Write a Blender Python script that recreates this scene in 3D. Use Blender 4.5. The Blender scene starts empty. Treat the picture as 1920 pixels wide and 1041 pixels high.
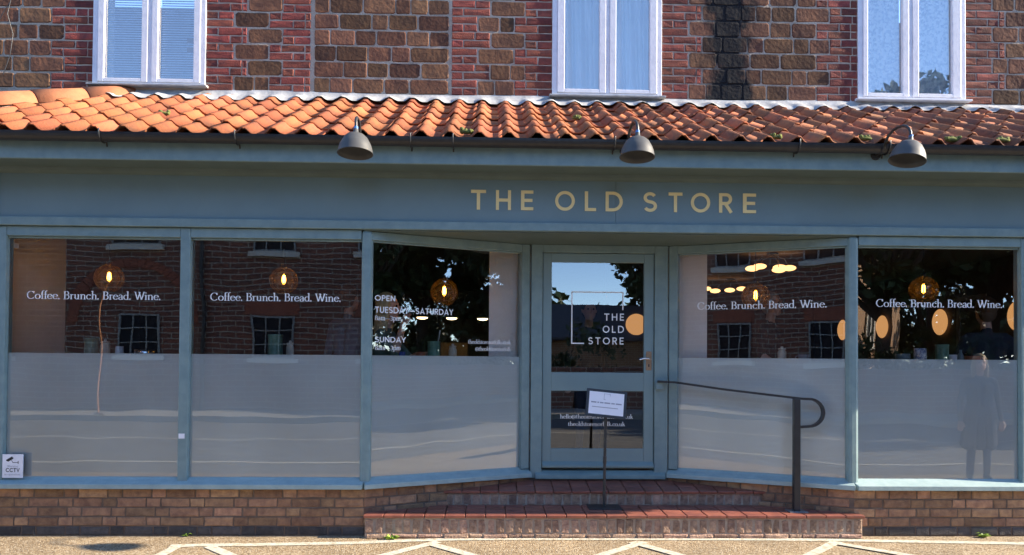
import bpy, math, random
import numpy as np
from mathutils import Vector, Matrix, Euler
R = math.radians
random.seed(11)
scene = bpy.context.scene
col = scene.collection

# ------------------------------------------------------------------ camera
YAW, PITCH, ROLL = R(1.63), R(1.0), .0073
fw = Vector((math.sin(YAW)*math.cos(PITCH), math.cos(YAW)*math.cos(PITCH), math.sin(PITCH)))
r0 = Vector((math.cos(YAW), -math.sin(YAW), 0)); u0 = r0.cross(fw)
rt = r0*math.cos(ROLL) + u0*math.sin(ROLL); up = u0*math.cos(ROLL) - r0*math.sin(ROLL)
cd = bpy.data.cameras.new('camera'); cam = bpy.data.objects.new('camera', cd); col.objects.link(cam)
cam.matrix_world = Matrix(((rt.x, up.x, -fw.x, 0), (rt.y, up.y, -fw.y, -6.03), (rt.z, up.z, -fw.z, 1.443), (0, 0, 0, 1)))
cd.sensor_width = 36.0; cd.lens = 36.0*1387/1920
cd.shift_x = 0.0; cd.shift_y = 127.5/1920
cd.clip_start = .05; cd.clip_end = 2000
scene.camera = cam

# ------------------------------------------------------------------ sky, sun, exposure
SUN = Vector((1.0, -.0715, .50)).normalized()
w = bpy.data.worlds.new('World'); scene.world = w; w.use_nodes = True
nt = w.node_tree; nt.nodes.clear()
sk = nt.nodes.new('ShaderNodeTexSky'); sk.sky_type = 'NISHITA'; sk.sun_disc = False
sk.sun_elevation = math.asin(SUN.z); sk.sun_rotation = math.atan2(SUN.x, SUN.y)
sk.altitude = 3500; sk.air_density = 1.0; sk.dust_density = .0; sk.ozone_density = 2.5
bg = nt.nodes.new('ShaderNodeBackground'); bg.inputs[1].default_value = .15
wo = nt.nodes.new('ShaderNodeOutputWorld')
nt.links.new(sk.outputs[0], bg.inputs[0]); nt.links.new(bg.outputs[0], wo.inputs[0])
sd = bpy.data.lights.new('sun', 'SUN'); sd.energy = 4.1; sd.angle = R(.53); sd.color = (1, .87, .68)
so = bpy.data.objects.new('sun', sd); col.objects.link(so); so.location = (20, -3, 15)
so.rotation_euler = SUN.to_track_quat('Z', 'Y').to_euler()
vs = scene.view_settings
vs.view_transform = 'Standard'; vs.look = 'None'; vs.gamma = 1.0; vs.use_curve_mapping = False
vs.exposure = 2.1

# ------------------------------------------------------------------ materials
MATS = {}
def mat(name, c, c2=None, rough=.6, var=0., ns=8., nd=4., bump=0., bs=60., metal=0., spec=.4, coat=0., mixr=(.35, .65), stretch=None):
    if name in MATS: return MATS[name]
    m = bpy.data.materials.new(name); m.use_nodes = True; t = m.node_tree; N = t.nodes; L = t.links
    b = N['Principled BSDF']; b.inputs['Roughness'].default_value = rough; b.inputs['Metallic'].default_value = metal
    b.inputs['Specular IOR Level'].default_value = spec; b.inputs['Coat Weight'].default_value = coat
    geo = N.new('ShaderNodeNewGeometry'); vec = geo.outputs['Position']
    if stretch:
        mp = N.new('ShaderNodeMapping'); mp.inputs['Scale'].default_value = stretch; L.new(vec, mp.inputs[0]); vec = mp.outputs[0]
    n = N.new('ShaderNodeTexNoise'); n.inputs['Scale'].default_value = ns; n.inputs['Detail'].default_value = nd; n.inputs['Roughness'].default_value = .62
    L.new(vec, n.inputs['Vector'])
    r = N.new('ShaderNodeMapRange'); r.inputs[1].default_value = mixr[0]; r.inputs[2].default_value = mixr[1]; L.new(n.outputs['Fac'], r.inputs[0])
    mx = N.new('ShaderNodeMix'); mx.data_type = 'RGBA'; L.new(r.outputs[0], mx.inputs['Factor'])
    mx.inputs['A'].default_value = (*c, 1); mx.inputs['B'].default_value = (*(c2 or [k*.85 for k in c]), 1)
    out = mx.outputs['Result']
    if var:
        oi = N.new('ShaderNodeObjectInfo'); mr = N.new('ShaderNodeMapRange'); mr.inputs[3].default_value = 1-var; mr.inputs[4].default_value = 1+var
        L.new(oi.outputs['Random'], mr.inputs[0])
        ml = N.new('ShaderNodeMath'); ml.operation = 'MULTIPLY'; ml.inputs[1].default_value = 7.31; L.new(oi.outputs['Random'], ml.inputs[0])
        fr = N.new('ShaderNodeMath'); fr.operation = 'FRACT'; L.new(ml.outputs[0], fr.inputs[0])
        mh = N.new('ShaderNodeMapRange'); mh.inputs[3].default_value = .5-var*.022; mh.inputs[4].default_value = .5+var*.022; L.new(fr.outputs[0], mh.inputs[0])
        hs = N.new('ShaderNodeHueSaturation'); L.new(mr.outputs[0], hs.inputs['Value']); L.new(mh.outputs[0], hs.inputs['Hue']); L.new(out, hs.inputs['Color']); out = hs.outputs[0]
    L.new(out, b.inputs['Base Color'])
    if bump:
        n2 = N.new('ShaderNodeTexNoise'); n2.inputs['Scale'].default_value = bs; n2.inputs['Detail'].default_value = 5; L.new(vec, n2.inputs['Vector'])
        bp = N.new('ShaderNodeBump'); bp.inputs['Strength'].default_value = bump; bp.inputs['Distance'].default_value = .01
        L.new(n2.outputs['Fac'], bp.inputs['Height']); L.new(bp.outputs[0], b.inputs['Normal'])
    MATS[name] = m; return m

def emis(name, c, s):
    m = bpy.data.materials.new(name); m.use_nodes = True; t = m.node_tree; t.nodes.clear()
    e = t.nodes.new('ShaderNodeEmission'); e.inputs[0].default_value = (*c, 1); e.inputs[1].default_value = s
    o = t.nodes.new('ShaderNodeOutputMaterial'); t.links.new(e.outputs[0], o.inputs[0]); MATS[name] = m; return m

def glass(name, refl=.12, tint=(.9, .94, .94), rough=0., ior=1.5, wav=0.):
    m = bpy.data.materials.new(name); m.use_nodes = True; t = m.node_tree; N = t.nodes; L = t.links; N.clear()
    tr = N.new('ShaderNodeBsdfTransparent'); tr.inputs[0].default_value = (*tint, 1)
    gl = N.new('ShaderNodeBsdfGlossy'); gl.inputs['Roughness'].default_value = rough; gl.inputs[0].default_value = (1, 1, 1, 1)
    fr = N.new('ShaderNodeFresnel'); fr.inputs[0].default_value = ior
    ad = N.new('ShaderNodeMath'); ad.operation = 'ADD'; ad.use_clamp = True; ad.inputs[1].default_value = refl; L.new(fr.outputs[0], ad.inputs[0])
    mx = N.new('ShaderNodeMixShader'); L.new(ad.outputs[0], mx.inputs[0]); L.new(tr.outputs[0], mx.inputs[1]); L.new(gl.outputs[0], mx.inputs[2])
    if wav:
        g = N.new('ShaderNodeNewGeometry'); n = N.new('ShaderNodeTexNoise'); n.inputs['Scale'].default_value = 1.7; n.inputs['Detail'].default_value = 1
        L.new(g.outputs['Position'], n.inputs['Vector']); bp = N.new('ShaderNodeBump'); bp.inputs['Strength'].default_value = wav; bp.inputs['Distance'].default_value = .01
        L.new(n.outputs['Fac'], bp.inputs['Height']); L.new(bp.outputs[0], gl.inputs['Normal'])
    o = N.new('ShaderNodeOutputMaterial'); L.new(mx.outputs[0], o.inputs[0]); MATS[name] = m; return m

teal = mat('teal_paint', (.185, .27, .28), (.165, .245, .26), rough=.38, ns=3, bump=.04, bs=35, spec=.5)
teal_w = mat('teal_paint_worn', (.20, .285, .29), (.155, .235, .25), rough=.45, ns=9, bump=.08, bs=45, spec=.45)
fasc = mat('fascia_paint', (.165, .24, .262), (.148, .218, .24), rough=.45, ns=2, bump=.03, bs=20)
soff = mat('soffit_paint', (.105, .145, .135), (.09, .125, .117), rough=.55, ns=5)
white = mat('white_wall_paint', (.92, .90, .86), (.86, .84, .80), rough=.7, ns=4)
wframe = mat('white_window_paint', (.72, .71, .74), (.60, .60, .64), rough=.45, ns=14, mixr=(.45, .75), bump=.1, bs=50)
mortar = mat('lime_mortar', (.50, .42, .33), (.33, .27, .21), rough=.95, ns=6, bump=.5, bs=70)
mortar_s = mat('step_mortar', (.36, .29, .23), (.26, .2, .16), rough=.95, ns=9, bump=.6, bs=80)
mortar_p = mat('brown_mortar', (.16, .115, .085), (.11, .08, .062), rough=.95, ns=6, bump=.5, bs=70)
brick_r = mat('red_brick', (.215, .05, .032), (.12, .032, .025), rough=.85, var=.38, ns=18, bump=.5, bs=90)
stone_m = mat('carstone', (.17, .078, .040), (.09, .043, .027), rough=.95, var=.45, ns=7, nd=8, bump=.55, bs=28)
brick_d = mat('dark_bottom_course_brick', (.085, .075, .07), (.05, .045, .045), rough=.85, var=.3, ns=15, bump=.5, bs=80)  # darker brick colour for the bottom plinth course
brick_p = mat('plinth_brick', (.36, .205, .115), (.21, .118, .075), rough=.9, var=.35, ns=15, bump=.6, bs=80)
brick_s = mat('step_brick', (.36, .235, .165), (.19, .115, .085), rough=.9, var=.35, ns=25, bump=.6, bs=70)
quarry = mat('quarry_tile', (.27, .095, .064), (.17, .062, .047), rough=.36, var=.12, ns=10, bump=.08, bs=50)
tile_m = mat('pantile_clay', (.36, .112, .044), (.17, .07, .042), rough=.85, var=.3, ns=6, nd=7, bump=.4, bs=60, mixr=(.42, .72))
def darken_right(m):      # darker clay tone gains towards the right-hand end of the roof
    N = m.node_tree.nodes; L = m.node_tree.links; r = [n for n in N if n.type == 'MAP_RANGE' and n.inputs[0].is_linked and n.inputs[0].links[0].from_node.type == 'TEX_NOISE'][0]
    nz = r.inputs[0].links[0].from_node; g_ = N.new('ShaderNodeNewGeometry'); sp = N.new('ShaderNodeSeparateXYZ'); L.new(g_.outputs['Position'], sp.inputs[0])
    q = N.new('ShaderNodeMapRange'); q.inputs[1].default_value = -1.5; q.inputs[2].default_value = 5; q.inputs[3].default_value = -.06; q.inputs[4].default_value = .13; L.new(sp.outputs[0], q.inputs[0])
    a = N.new('ShaderNodeMath'); a.operation = 'ADD'; L.new(nz.outputs['Fac'], a.inputs[0]); L.new(q.outputs[0], a.inputs[1]); L.new(a.outputs[0], r.inputs[0])
darken_right(tile_m)
lead = mat('lead_flashing', (.40, .40, .40), (.26, .26, .265), rough=.55, ns=9, bump=.3, bs=30)
black = mat('black_plastic', (.02, .021, .024), (.03, .03, .032), rough=.35, ns=20)
iron = mat('black_iron', (.018, .019, .022), (.028, .028, .03), rough=.42, ns=20, spec=.5)
shade_m = mat('lamp_grey', (.072, .072, .07), (.06, .06, .06), rough=.55, ns=10)
gold = mat('gold_letter', (.86, .70, .34), (.80, .65, .31), rough=.5, ns=10)
vinyl = mat('white_vinyl', (.86, .87, .88), rough=.5, ns=10)
brass = mat('aged_brass', (.42, .27, .17), (.3, .19, .12), rough=.35, metal=.6, ns=30)
chrome = mat('bright_metal', (.75, .76, .78), rough=.22, metal=1., ns=20)
paper = mat('white_paper', (.80, .80, .85), (.77, .77, .83), rough=.6, ns=5)
ink = mat('black_ink', (.02, .02, .025), rough=.6)
ink_g = mat('grey_ink', (.36, .36, .42), rough=.6)
dark_in = mat('dark_interior_wall', (.085, .06, .05), (.06, .045, .04), rough=.9, ns=3)
floor_in = mat('cafe_floor_boards', (.10, .065, .042), (.06, .04, .028), rough=.6, ns=5)
wood = mat('dark_wood', (.12, .07, .04), (.075, .045, .028), rough=.55, ns=6, stretch=(1, 8, 8))
cane_l = emis('tan_disc_glow', (1, .48, .17), .16)  # added glow that makes the dim tan discs visible
cane = mat('tan_rattan', (.62, .33, .13), (.5, .26, .1), rough=.7, ns=40)
skin = mat('skin', (.55, .33, .25), (.50, .29, .215), rough=.55, ns=14)
glazed_green = mat('green_tin', (.12, .25, .18), (.18, .33, .25), rough=.35, ns=30)
terra = mat('terracotta_glaze', (.42, .13, .075), rough=.35)
greyblue = mat('grey_blue_glaze', (.2, .25, .28), rough=.35)
cream = mat('cream_glaze', (.68, .62, .5), (.6, .54, .43), rough=.4, ns=30)
blue_g = mat('blue_glaze', (.03, .06, .3), rough=.3)
delft = mat('blue_white_print', (.75, .76, .82), (.16, .2, .42), rough=.35, ns=45, mixr=(.47, .6))
moss = mat('moss', (.16, .17, .04), (.09, .10, .035), rough=1., ns=30)
weed = mat('weed_leaf', (.22, .33, .03), (.12, .2, .02), rough=.6, ns=20)
shop_glass = glass('shop_glass', .11, tint=(.98, .985, .985), wav=.16)
door_glass = glass('door_glass', .15, tint=(.97, .98, .98), wav=.04)
up_glass = glass('upper_window_glass', .20, tint=(.97, .98, .98), wav=.3)
amber = glass('amber_globe_glass', .03, tint=(.93, .76, .50))
def amberize(m):
    t = m.node_tree; N = t.nodes; L = t.links; o = [n for n in N if n.type == 'OUTPUT_MATERIAL'][0]; s = o.inputs[0].links[0].from_socket
    tl = N.new('ShaderNodeBsdfTranslucent'); tl.inputs[0].default_value = (.9, .5, .12, 1); mx = N.new('ShaderNodeMixShader'); mx.inputs[0].default_value = .035
    L.new(s, mx.inputs[1]); L.new(tl.outputs[0], mx.inputs[2]); L.new(mx.outputs[0], o.inputs[0])
amberize(amber)
def film_mat():
    m = bpy.data.materials.new('frosted_film'); m.use_nodes = True; t = m.node_tree; N = t.nodes; L = t.links; N.clear()
    d = N.new('ShaderNodeBsdfDiffuse'); g_ = N.new('ShaderNodeNewGeometry'); nz = N.new('ShaderNodeTexNoise'); nz.inputs['Scale'].default_value = 1.3; nz.inputs['Detail'].default_value = 4; L.new(g_.outputs['Position'], nz.inputs['Vector'])
    cr = N.new('ShaderNodeMapRange'); cr.inputs[1].default_value = .3; cr.inputs[2].default_value = .7; cr.inputs[3].default_value = .72; cr.inputs[4].default_value = .86; L.new(nz.outputs[0], cr.inputs[0])
    cc = N.new('ShaderNodeCombineColor'); m7 = N.new('ShaderNodeMath'); m7.operation = 'MULTIPLY'; m7.inputs[1].default_value = .92; L.new(cr.outputs[0], m7.inputs[0]); L.new(m7.outputs[0], cc.inputs[0]); L.new(cr.outputs[0], cc.inputs[1]); L.new(cr.outputs[0], cc.inputs[2]); L.new(cc.outputs[0], d.inputs[0])
    tl = N.new('ShaderNodeBsdfTranslucent'); tl.inputs[0].default_value = (.55, .62, .64, 1)
    mx = N.new('ShaderNodeMixShader'); mx.inputs[0].default_value = .12; L.new(d.outputs[0], mx.inputs[1]); L.new(tl.outputs[0], mx.inputs[2])
    o = N.new('ShaderNodeOutputMaterial'); L.new(mx.outputs[0], o.inputs[0]); return m
film = film_mat()
def gravel_mat():
    m = bpy.data.materials.new('golden_gravel'); m.use_nodes = True; t = m.node_tree; N = t.nodes; L = t.links
    b = N['Principled BSDF']; b.inputs['Roughness'].default_value = .8
    g = N.new('ShaderNodeNewGeometry')
    v = N.new('ShaderNodeTexVoronoi'); v.inputs['Scale'].default_value = 105; L.new(g.outputs['Position'], v.inputs['Vector'])
    cr = N.new('ShaderNodeValToRGB'); cr.color_ramp.elements[0].color = (.10, .062, .03, 1); cr.color_ramp.elements[1].color = (.46, .39, .29, 1)
    e = cr.color_ramp.elements.new(.45); e.color = (.27, .19, .105, 1); e = cr.color_ramp.elements.new(.75); e.color = (.34, .26, .16, 1)
    sp = N.new('ShaderNodeSeparateColor'); L.new(v.outputs['Color'], sp.inputs[0]); L.new(sp.outputs[0], cr.inputs[0])
    n = N.new('ShaderNodeTexNoise'); n.inputs['Scale'].default_value = 2.2; n.inputs['Detail'].default_value = 5; L.new(g.outputs['Position'], n.inputs['Vector'])
    mr = N.new('ShaderNodeMapRange'); mr.inputs[3].default_value = .55; mr.inputs[4].default_value = 1.35; L.new(n.outputs[0], mr.inputs[0])
    hs = N.new('ShaderNodeHueSaturation'); L.new(cr.outputs[0], hs.inputs['Color']); L.new(mr.outputs[0], hs.inputs['Value']); L.new(hs.outputs[0], b.inputs['Base Color'])
    bp = N.new('ShaderNodeBump'); bp.invert = True; bp.inputs['Strength'].default_value = .8; bp.inputs['Distance'].default_value = .006
    L.new(v.outputs['Distance'], bp.inputs['Height']); L.new(bp.outputs[0], b.inputs['Normal']); return m
gravel = gravel_mat()
line_m = mat('worn_white_line', (.50, .47, .39), (.34, .28, .19), rough=.85, ns=22, nd=8, mixr=(.46, .66), bump=.6, bs=120)
asphalt = mat('asphalt', (.115, .11, .10), (.085, .082, .078), rough=.9, ns=5, bump=.4, bs=120)
paving = mat('far_paving', (.27, .25, .21), (.2, .185, .16), rough=.9, ns=6)
def brickwork(name, a, b_, mo, sc=1.):
    m = bpy.data.materials.new(name); m.use_nodes = True; t = m.node_tree; N = t.nodes; L = t.links
    b = N['Principled BSDF']; b.inputs['Roughness'].default_value = .9
    tc = N.new('ShaderNodeTexCoord'); mp = N.new('ShaderNodeMapping'); mp.inputs['Rotation'].default_value = (R(-90), 0, 0)
    L.new(tc.outputs['Object'], mp.inputs[0])
    k = N.new('ShaderNodeTexBrick'); L.new(mp.outputs[0], k.inputs[0]); k.inputs['Color1'].default_value = (*a, 1); k.inputs['Color2'].default_value = (*b_, 1); k.inputs['Mortar'].default_value = (*mo, 1)
    k.inputs['Scale'].default_value = 1.; k.inputs['Brick Width'].default_value = .25*sc; k.inputs['Row Height'].default_value = .085*sc; k.inputs['Mortar Size'].default_value = .008*sc
    L.new(k.outputs[0], b.inputs['Base Color'])
    bp = N.new('ShaderNodeBump'); bp.invert = True; bp.inputs['Strength'].default_value = .6; bp.inputs['Distance'].default_value = .02; L.new(k.outputs['Fac'], bp.inputs['Height']); L.new(bp.outputs[0], b.inputs['Normal'])
    return m
opp_brick = brickwork('opposite_brickwork', (.2, .075, .05), (.13, .055, .04), (.32, .28, .23), 1.6)
far_brick = brickwork('far_brickwork', (.36, .2, .1), (.3, .15, .08), (.4, .33, .25))
leaf = mat('tree_leaf', (.05, .075, .022), (.03, .05, .016), rough=.6, var=.2, ns=2)
bark = mat('bark', (.10, .075, .055), (.06, .045, .035), rough=.95, ns=12, bump=.6)
slate = mat('slate', (.07, .07, .078), (.05, .05, .055), rough=.7, ns=8)

# ------------------------------------------------------------------ mesh helpers
class MB:
    def __init__(s): s.v = []; s.f = []; s.m = []; s.sm = []
    def add(s, vs, fs, mi=0, smooth=False):
        o = len(s.v); s.v += [tuple(p) for p in vs]; s.f += [tuple(i+o for i in f) for f in fs]; s.m += [mi]*len(fs); s.sm += [smooth]*len(fs); return s
    def box(s, x0, x1, y0, y1, z0, z1, mi=0):
        return s.add([(x0,y0,z0),(x1,y0,z0),(x1,y1,z0),(x0,y1,z0),(x0,y0,z1),(x1,y0,z1),(x1,y1,z1),(x0,y1,z1)],
                     [(0,3,2,1),(4,5,6,7),(0,1,5,4),(1,2,6,5),(2,3,7,6),(3,0,4,7)], mi)
    def prism(s, poly, x0, x1, mi=0):     # profile in (y,z), swept along x
        n = len(poly); v = [(x0, p[0], p[1]) for p in poly] + [(x1, p[0], p[1]) for p in poly]
        return s.add(v, [(i, (i+1) % n, n+(i+1) % n, n+i) for i in range(n)] + [tuple(range(n-1, -1, -1)), tuple(range(n, 2*n))], mi)
    def slab(s, poly, z0, z1, mi=0):      # polygon in (x,y)
        n = len(poly); v = [(p[0], p[1], z0) for p in poly] + [(p[0], p[1], z1) for p in poly]
        return s.add(v, [(i, (i+1) % n, n+(i+1) % n, n+i) for i in range(n)] + [tuple(range(n-1, -1, -1)), tuple(range(n, 2*n))], mi)
    def lathe(s, prof, c=(0, 0, 0), n=24, mi=0, smooth=True, closed=False):
        v = []; k = len(prof)
        for i in range(n):
            a = 2*math.pi*i/n
            v += [(c[0]+r*math.cos(a), c[1]+r*math.sin(a), c[2]+z) for r, z in prof]
        f = [(i*k+j, ((i+1) % n)*k+j, ((i+1) % n)*k+j+1, i*k+j+1) for i in range(n) for j in range(k-1)]
        return s.add(v, f, mi, smooth)
    def tube(s, pts, r, n=10, mi=0, smooth=True, cap=True):
        pts = [Vector(p) for p in pts]; rs = r if isinstance(r, (list, tuple)) else [r]*len(pts); v = []; ref = None
        for i, p in enumerate(pts):
            t = (pts[min(i+1, len(pts)-1)] - pts[max(i-1, 0)]).normalized()
            a = (Vector((0, 0, 1)) if abs(t.z) < .9 else Vector((1, 0, 0))) if ref is None else ref
            b = t.cross(a).normalized(); a = b.cross(t).normalized(); ref = a
            v += [p + (a*math.cos(2*math.pi*k/n) + b*math.sin(2*math.pi*k/n))*rs[i] for k in range(n)]
        f = [(i*n+k, i*n+(k+1) % n, (i+1)*n+(k+1) % n, (i+1)*n+k) for i in range(len(pts)-1) for k in range(n)]
        s.add(v, f, mi, smooth)
        if cap: s.add(v[:n], [tuple(range(n))], mi); s.add(v[-n:], [tuple(range(n-1, -1, -1))], mi)
        return s
    def sphere(s, c, r, n=16, m=10, mi=0, sc=(1, 1, 1)):
        v = []
        for j in range(m+1):
            t = math.pi*j/m
            v += [(c[0]+sc[0]*r*math.sin(t)*math.cos(2*math.pi*i/n), c[1]+sc[1]*r*math.sin(t)*math.sin(2*math.pi*i/n), c[2]+sc[2]*r*math.cos(t)) for i in range(n)]
        return s.add(v, [(j*n+i, (j+1)*n+i, (j+1)*n+(i+1) % n, j*n+(i+1) % n) for j in range(m) for i in range(n)], mi, True)
    def mesh(s, name, mats, M=None):
        me = bpy.data.meshes.new(name); v = s.v
        if M is not None: v = [M @ Vector(p) for p in v]
        me.from_pydata([tuple(p) for p in v], [], s.f)
        for m in (mats if isinstance(mats, (list, tuple)) else [mats]): me.materials.append(m)
        me.polygons.foreach_set('material_index', s.m); me.polygons.foreach_set('use_smooth', s.sm); me.update(); return me
    def build(s, name, mats, parent=None, M=None, bevel=0, loc=None):
        o = bpy.data.objects.new(name, s.mesh(name, mats, M)); col.objects.link(o)
        if parent: o.parent = parent
        if loc is not None: o.location = loc
        if bevel:
            b = o.modifiers.new('bevel', 'BEVEL'); b.width = bevel; b.segments = 2; b.limit_method = 'ANGLE'; b.angle_limit = R(40)
        return o
def tag(o, label=None, cat=None, group=None, kind=None):
    if label: o['label'] = label
    if cat: o['category'] = cat
    if group: o['group'] = group
    if kind: o['kind'] = kind
    return o
def empty(name, label, cat, loc=(0, 0, 0), rz=0, group=None):
    o = bpy.data.objects.new(name, None); col.objects.link(o); o.location = loc; o.rotation_euler.z = rz; o.empty_display_size = .1
    return tag(o, label, cat, group)
def inst(name, me, parent, loc, rz=0, sc=(1, 1, 1), rx=0, ry=0):
    o = bpy.data.objects.new(name, me); col.objects.link(o); o.parent = parent; o.location = loc; o.rotation_euler = (rx, ry, rz); o.scale = sc; return o
def Mrun(P0, P1):    # local x along the run, local y inward, z up
    a = math.atan2(P1[1]-P0[1], P1[0]-P0[0]); return Matrix.Translation((P0[0], P0[1], 0)) @ Matrix.Rotation(a, 4, 'Z'), a, math.dist(P0, P1)

# ------------------------------------------------------------------ ground
g = MB(); g.add([(-60, -3.1, 0), (60, -3.1, 0), (60, 9, 0), (-60, 9, 0)], [(0, 1, 2, 3)]); tag(g.build('forecourt', gravel), kind='structure')
g = MB(); g.add([(-200, -200, -.03), (200, -200, -.03), (200, 120, -.03), (-200, 120, -.03)], [(0, 1, 2, 3)]); tag(g.build('ground', mat('far_ground', (.12, .11, .06), (.08, .085, .04), rough=1., ns=.5)), kind='structure')
g = MB(); g.add([(-60, -10.6, -.02), (60, -10.6, -.02), (60, -3.1, -.02), (-60, -3.1, -.02)], [(0, 1, 2, 3)]); tag(g.build('road', asphalt), kind='structure')
g = MB(); g.box(-60, 60, -12.6, -10.6, -.02, .1); tag(g.build('pavement', paving), kind='structure')
g = MB()
def strip(b, pts, w, z=.004):
    v = []
    for i, p in enumerate(pts):
        a = pts[max(i-1, 0)]; c = pts[min(i+1, len(pts)-1)]; t = Vector((c[0]-a[0], c[1]-a[1])).normalized(); n = Vector((-t.y, t.x))*w/2
        v += [(p[0]-n.x, p[1]-n.y, z), (p[0]+n.x, p[1]+n.y, z)]
    b.add(v, [(2*i, 2*i+2, 2*i+3, 2*i+1) for i in range(len(pts)-1)])
strip(g, [(-2.42, -.33), (-2.2, -.30), (-1.79, -.285), (-1.07, -.235), (-.6, -.15), (-.287, -.116), (.18, -.098), (1.2, -.096), (2.24, -.113), (2.92, -.147), (4.24, -.248), (6, -.42)], .085)
k = 0
for a, b in [((-2.36, -.33), (-2.42, -1.3)), ((-2.12, -.34), (-1.2, -1.3)), ((-.40, -.20), (-1.4, -1.3)), ((-.48, -.24), (.55, -1.3)), ((1.22, -.21), (.12, -1.3)), ((1.12, -.22), (1.9, -1.3)), ((2.76, -.2), (1.7, -1.3)), ((2.7, -.22), (3.8, -1.3))]:
    k += 1; strip(g, [a, ((a[0]+b[0])/2, (a[1]+b[1])/2), b], .085, .004+.0006*k)
tag(g.build('road_marking', line_m), kind='structure')
g = MB(); strip(g, [(-60, -7.2), (60, -7.2)], .1, -.014); strip(g, [(-60, -4.2), (60, -4.2)], .1, -.014); tag(g.build('road_line', line_m), kind='structure')

# ------------------------------------------------------------------ the cafe building
cafe = empty('cafe_building', 'single-storey blue-green timber cafe shopfront with orange pantile lean-to roof', 'building')
XL, XR = -4.95, 6.75
A0, A1 = (-1.015, .0), (.355, .63)          # left splay
B0, B1 = (1.603, .63), (3.0, .0)            # right splay
MA, aA, LA = Mrun(A0, A1); MBm, aB, LB = Mrun(B0, B1)
RUNS = [(Matrix.Translation((XL, 0, 0)), 0, A0[0]-XL, (XL, 0)), (MA, aA, LA, A0), (MBm, aB, LB, B0), (Matrix.Translation((B1[0], 0, 0)), 0, XR-B1[0], B1)]
# plinth core
pl = MB()
pl.slab([(XL, .004), (A0[0], .004), (A1[0], A1[1]+.004), (A1[0], .9), (XL, .9)], 0, .372)
pl.slab([(B0[0], .9), (B0[0], B0[1]+.004), (B1[0], .004), (XR, .004), (XR, .9)], 0, .372)
pl.slab([(A1[0], .62), (B0[0], .62), (B0[0], .9), (A1[0], .9)], 0, .369)
plinth = pl.build('plinth_wall', mortar_p, cafe); tag(plinth, 'low brown brick plinth under the shop windows')
def brick_mesh(w, h, d=.05, jit=.003, ch=.006, bulge=0., seed=0, mats=None, n8=True, rnd=0.):
    rg = random.Random(seed); b = MB(); j = lambda k=1: rg.uniform(-jit, jit)*k
    def ring(ins, y):
        a, c = w/2-ins, h/2-ins; q = rnd
        pts = [(-a, -c), (0, -c), (a, -c), (a, 0), (a, c), (0, c), (-a, c), (-a, 0)]
        return [(x*(1-q if abs(x) > .01*w and abs(z) > .01*h else 1)+j(), y+j(.6), z*(1-q if abs(x) > .01*w and abs(z) > .01*h else 1)+j()) for x, z in pts]
    f = ring(ch, 0); m = ring(0, ch); k = [(x, d, z) for x, y, z in m]
    v = f + m + k + [(j(2), -bulge+j(.6), j(2))]
    fs = [(24, i, (i+1) % 8) for i in range(8)] + [(8+i, 8+(i+1) % 8, (i+1) % 8, i) for i in range(8)] + [(16+i, 16+(i+1) % 8, 8+(i+1) % 8, 8+i) for i in range(8)]
    b.add(v, fs); return b.mesh('brick', mats)
PB = {'s': [brick_mesh(.222, .067, seed=i, mats=brick_p) for i in range(6)], 'h': [brick_mesh(.105, .067, seed=20+i, mats=brick_p) for i in range(5)]}
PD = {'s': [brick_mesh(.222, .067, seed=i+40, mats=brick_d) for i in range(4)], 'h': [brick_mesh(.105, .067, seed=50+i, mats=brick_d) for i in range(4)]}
CH = .0752
for ri, (M, a, L, P) in enumerate(RUNS):
    for c in range(5):
        z = .004+CH*(c+.5); x = -.11 if c % 2 else -.165
        x += random.uniform(-.02, .02); t = c % 2
        while x < L-.04:
            kind = 's' if t else 'h'; bw = .222 if t else .105; t = not t
            x0, x1 = max(x, .0), min(x+bw, L)
            x += bw+.010
            if x1-x0 < .03 or P[0]+math.cos(a)*x0 > 5.4: continue
            if ri in (1, 2) and z < .18 and not (ri == 1 and x0 < .05): continue
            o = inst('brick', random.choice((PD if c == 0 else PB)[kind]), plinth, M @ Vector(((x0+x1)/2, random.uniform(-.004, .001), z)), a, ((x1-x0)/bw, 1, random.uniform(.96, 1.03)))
# sills: sloping top, square nose
SP = [(-.052, .382), (-.052, .420), (.02, .448), (.05, .466), (.12, .466), (.12, .382)]
def sillrun(L, M, e0=0, e1=0):
    n = len(SP); v = [(-e0*p[0], p[0], p[1]) for p in SP] + [(L+e1*p[0], p[0], p[1]) for p in SP]
    b = MB(); b.add(v, [(i, (i+1) % n, n+(i+1) % n, n+i) for i in range(n)] + [tuple(range(n-1, -1, -1)), tuple(range(n, 2*n))])
    return b.build('window_sill', mat('teal_sill_sun_tone', (.30, .39, .39), (.24, .33, .34), rough=.5, ns=12, bump=.1, bs=40), cafe, M, .004)  # teal lightened to put the look of sunlight into the sill colour
tm = math.tan(aA/2)
for M, a, L, P in RUNS:
    sillrun(L-.002, M, -tm if P in (A0, ) else (tm if P is B1 else 0), tm if P == (XL, 0) else (-tm if P is B0 else 0))
# posts (rounded at the two outer corners of the porch)
def post(x0, x1, y0=.0, y1=.1, z0=.40, z1=2.478, bev=.007, M=None, name='post'): return MB().box(x0, x1, y0, y1, z0, z1).build(name, teal_w, cafe, M, bev)
post(-4.04, -3.893); post(-2.512, -2.433); post(4.415, 4.495); post(5.86, 5.94); post(6.6, 6.74)
for cx in (-1.015, 3.0):
    post(cx-.043, cx+.043, -.002, .09, .395, 2.479, .026)
MB().box(XL, -4.042, .02, .1, .4, 2.478).build('side_panel', teal, cafe)
# porch inner posts beside the door frame
for M, u0, u1 in ((MA, LA-.085, LA-.005), (MBm, .005, .085)):
    post(u0, u1, .0, .1, .455, 2.472, .006, M)
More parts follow.
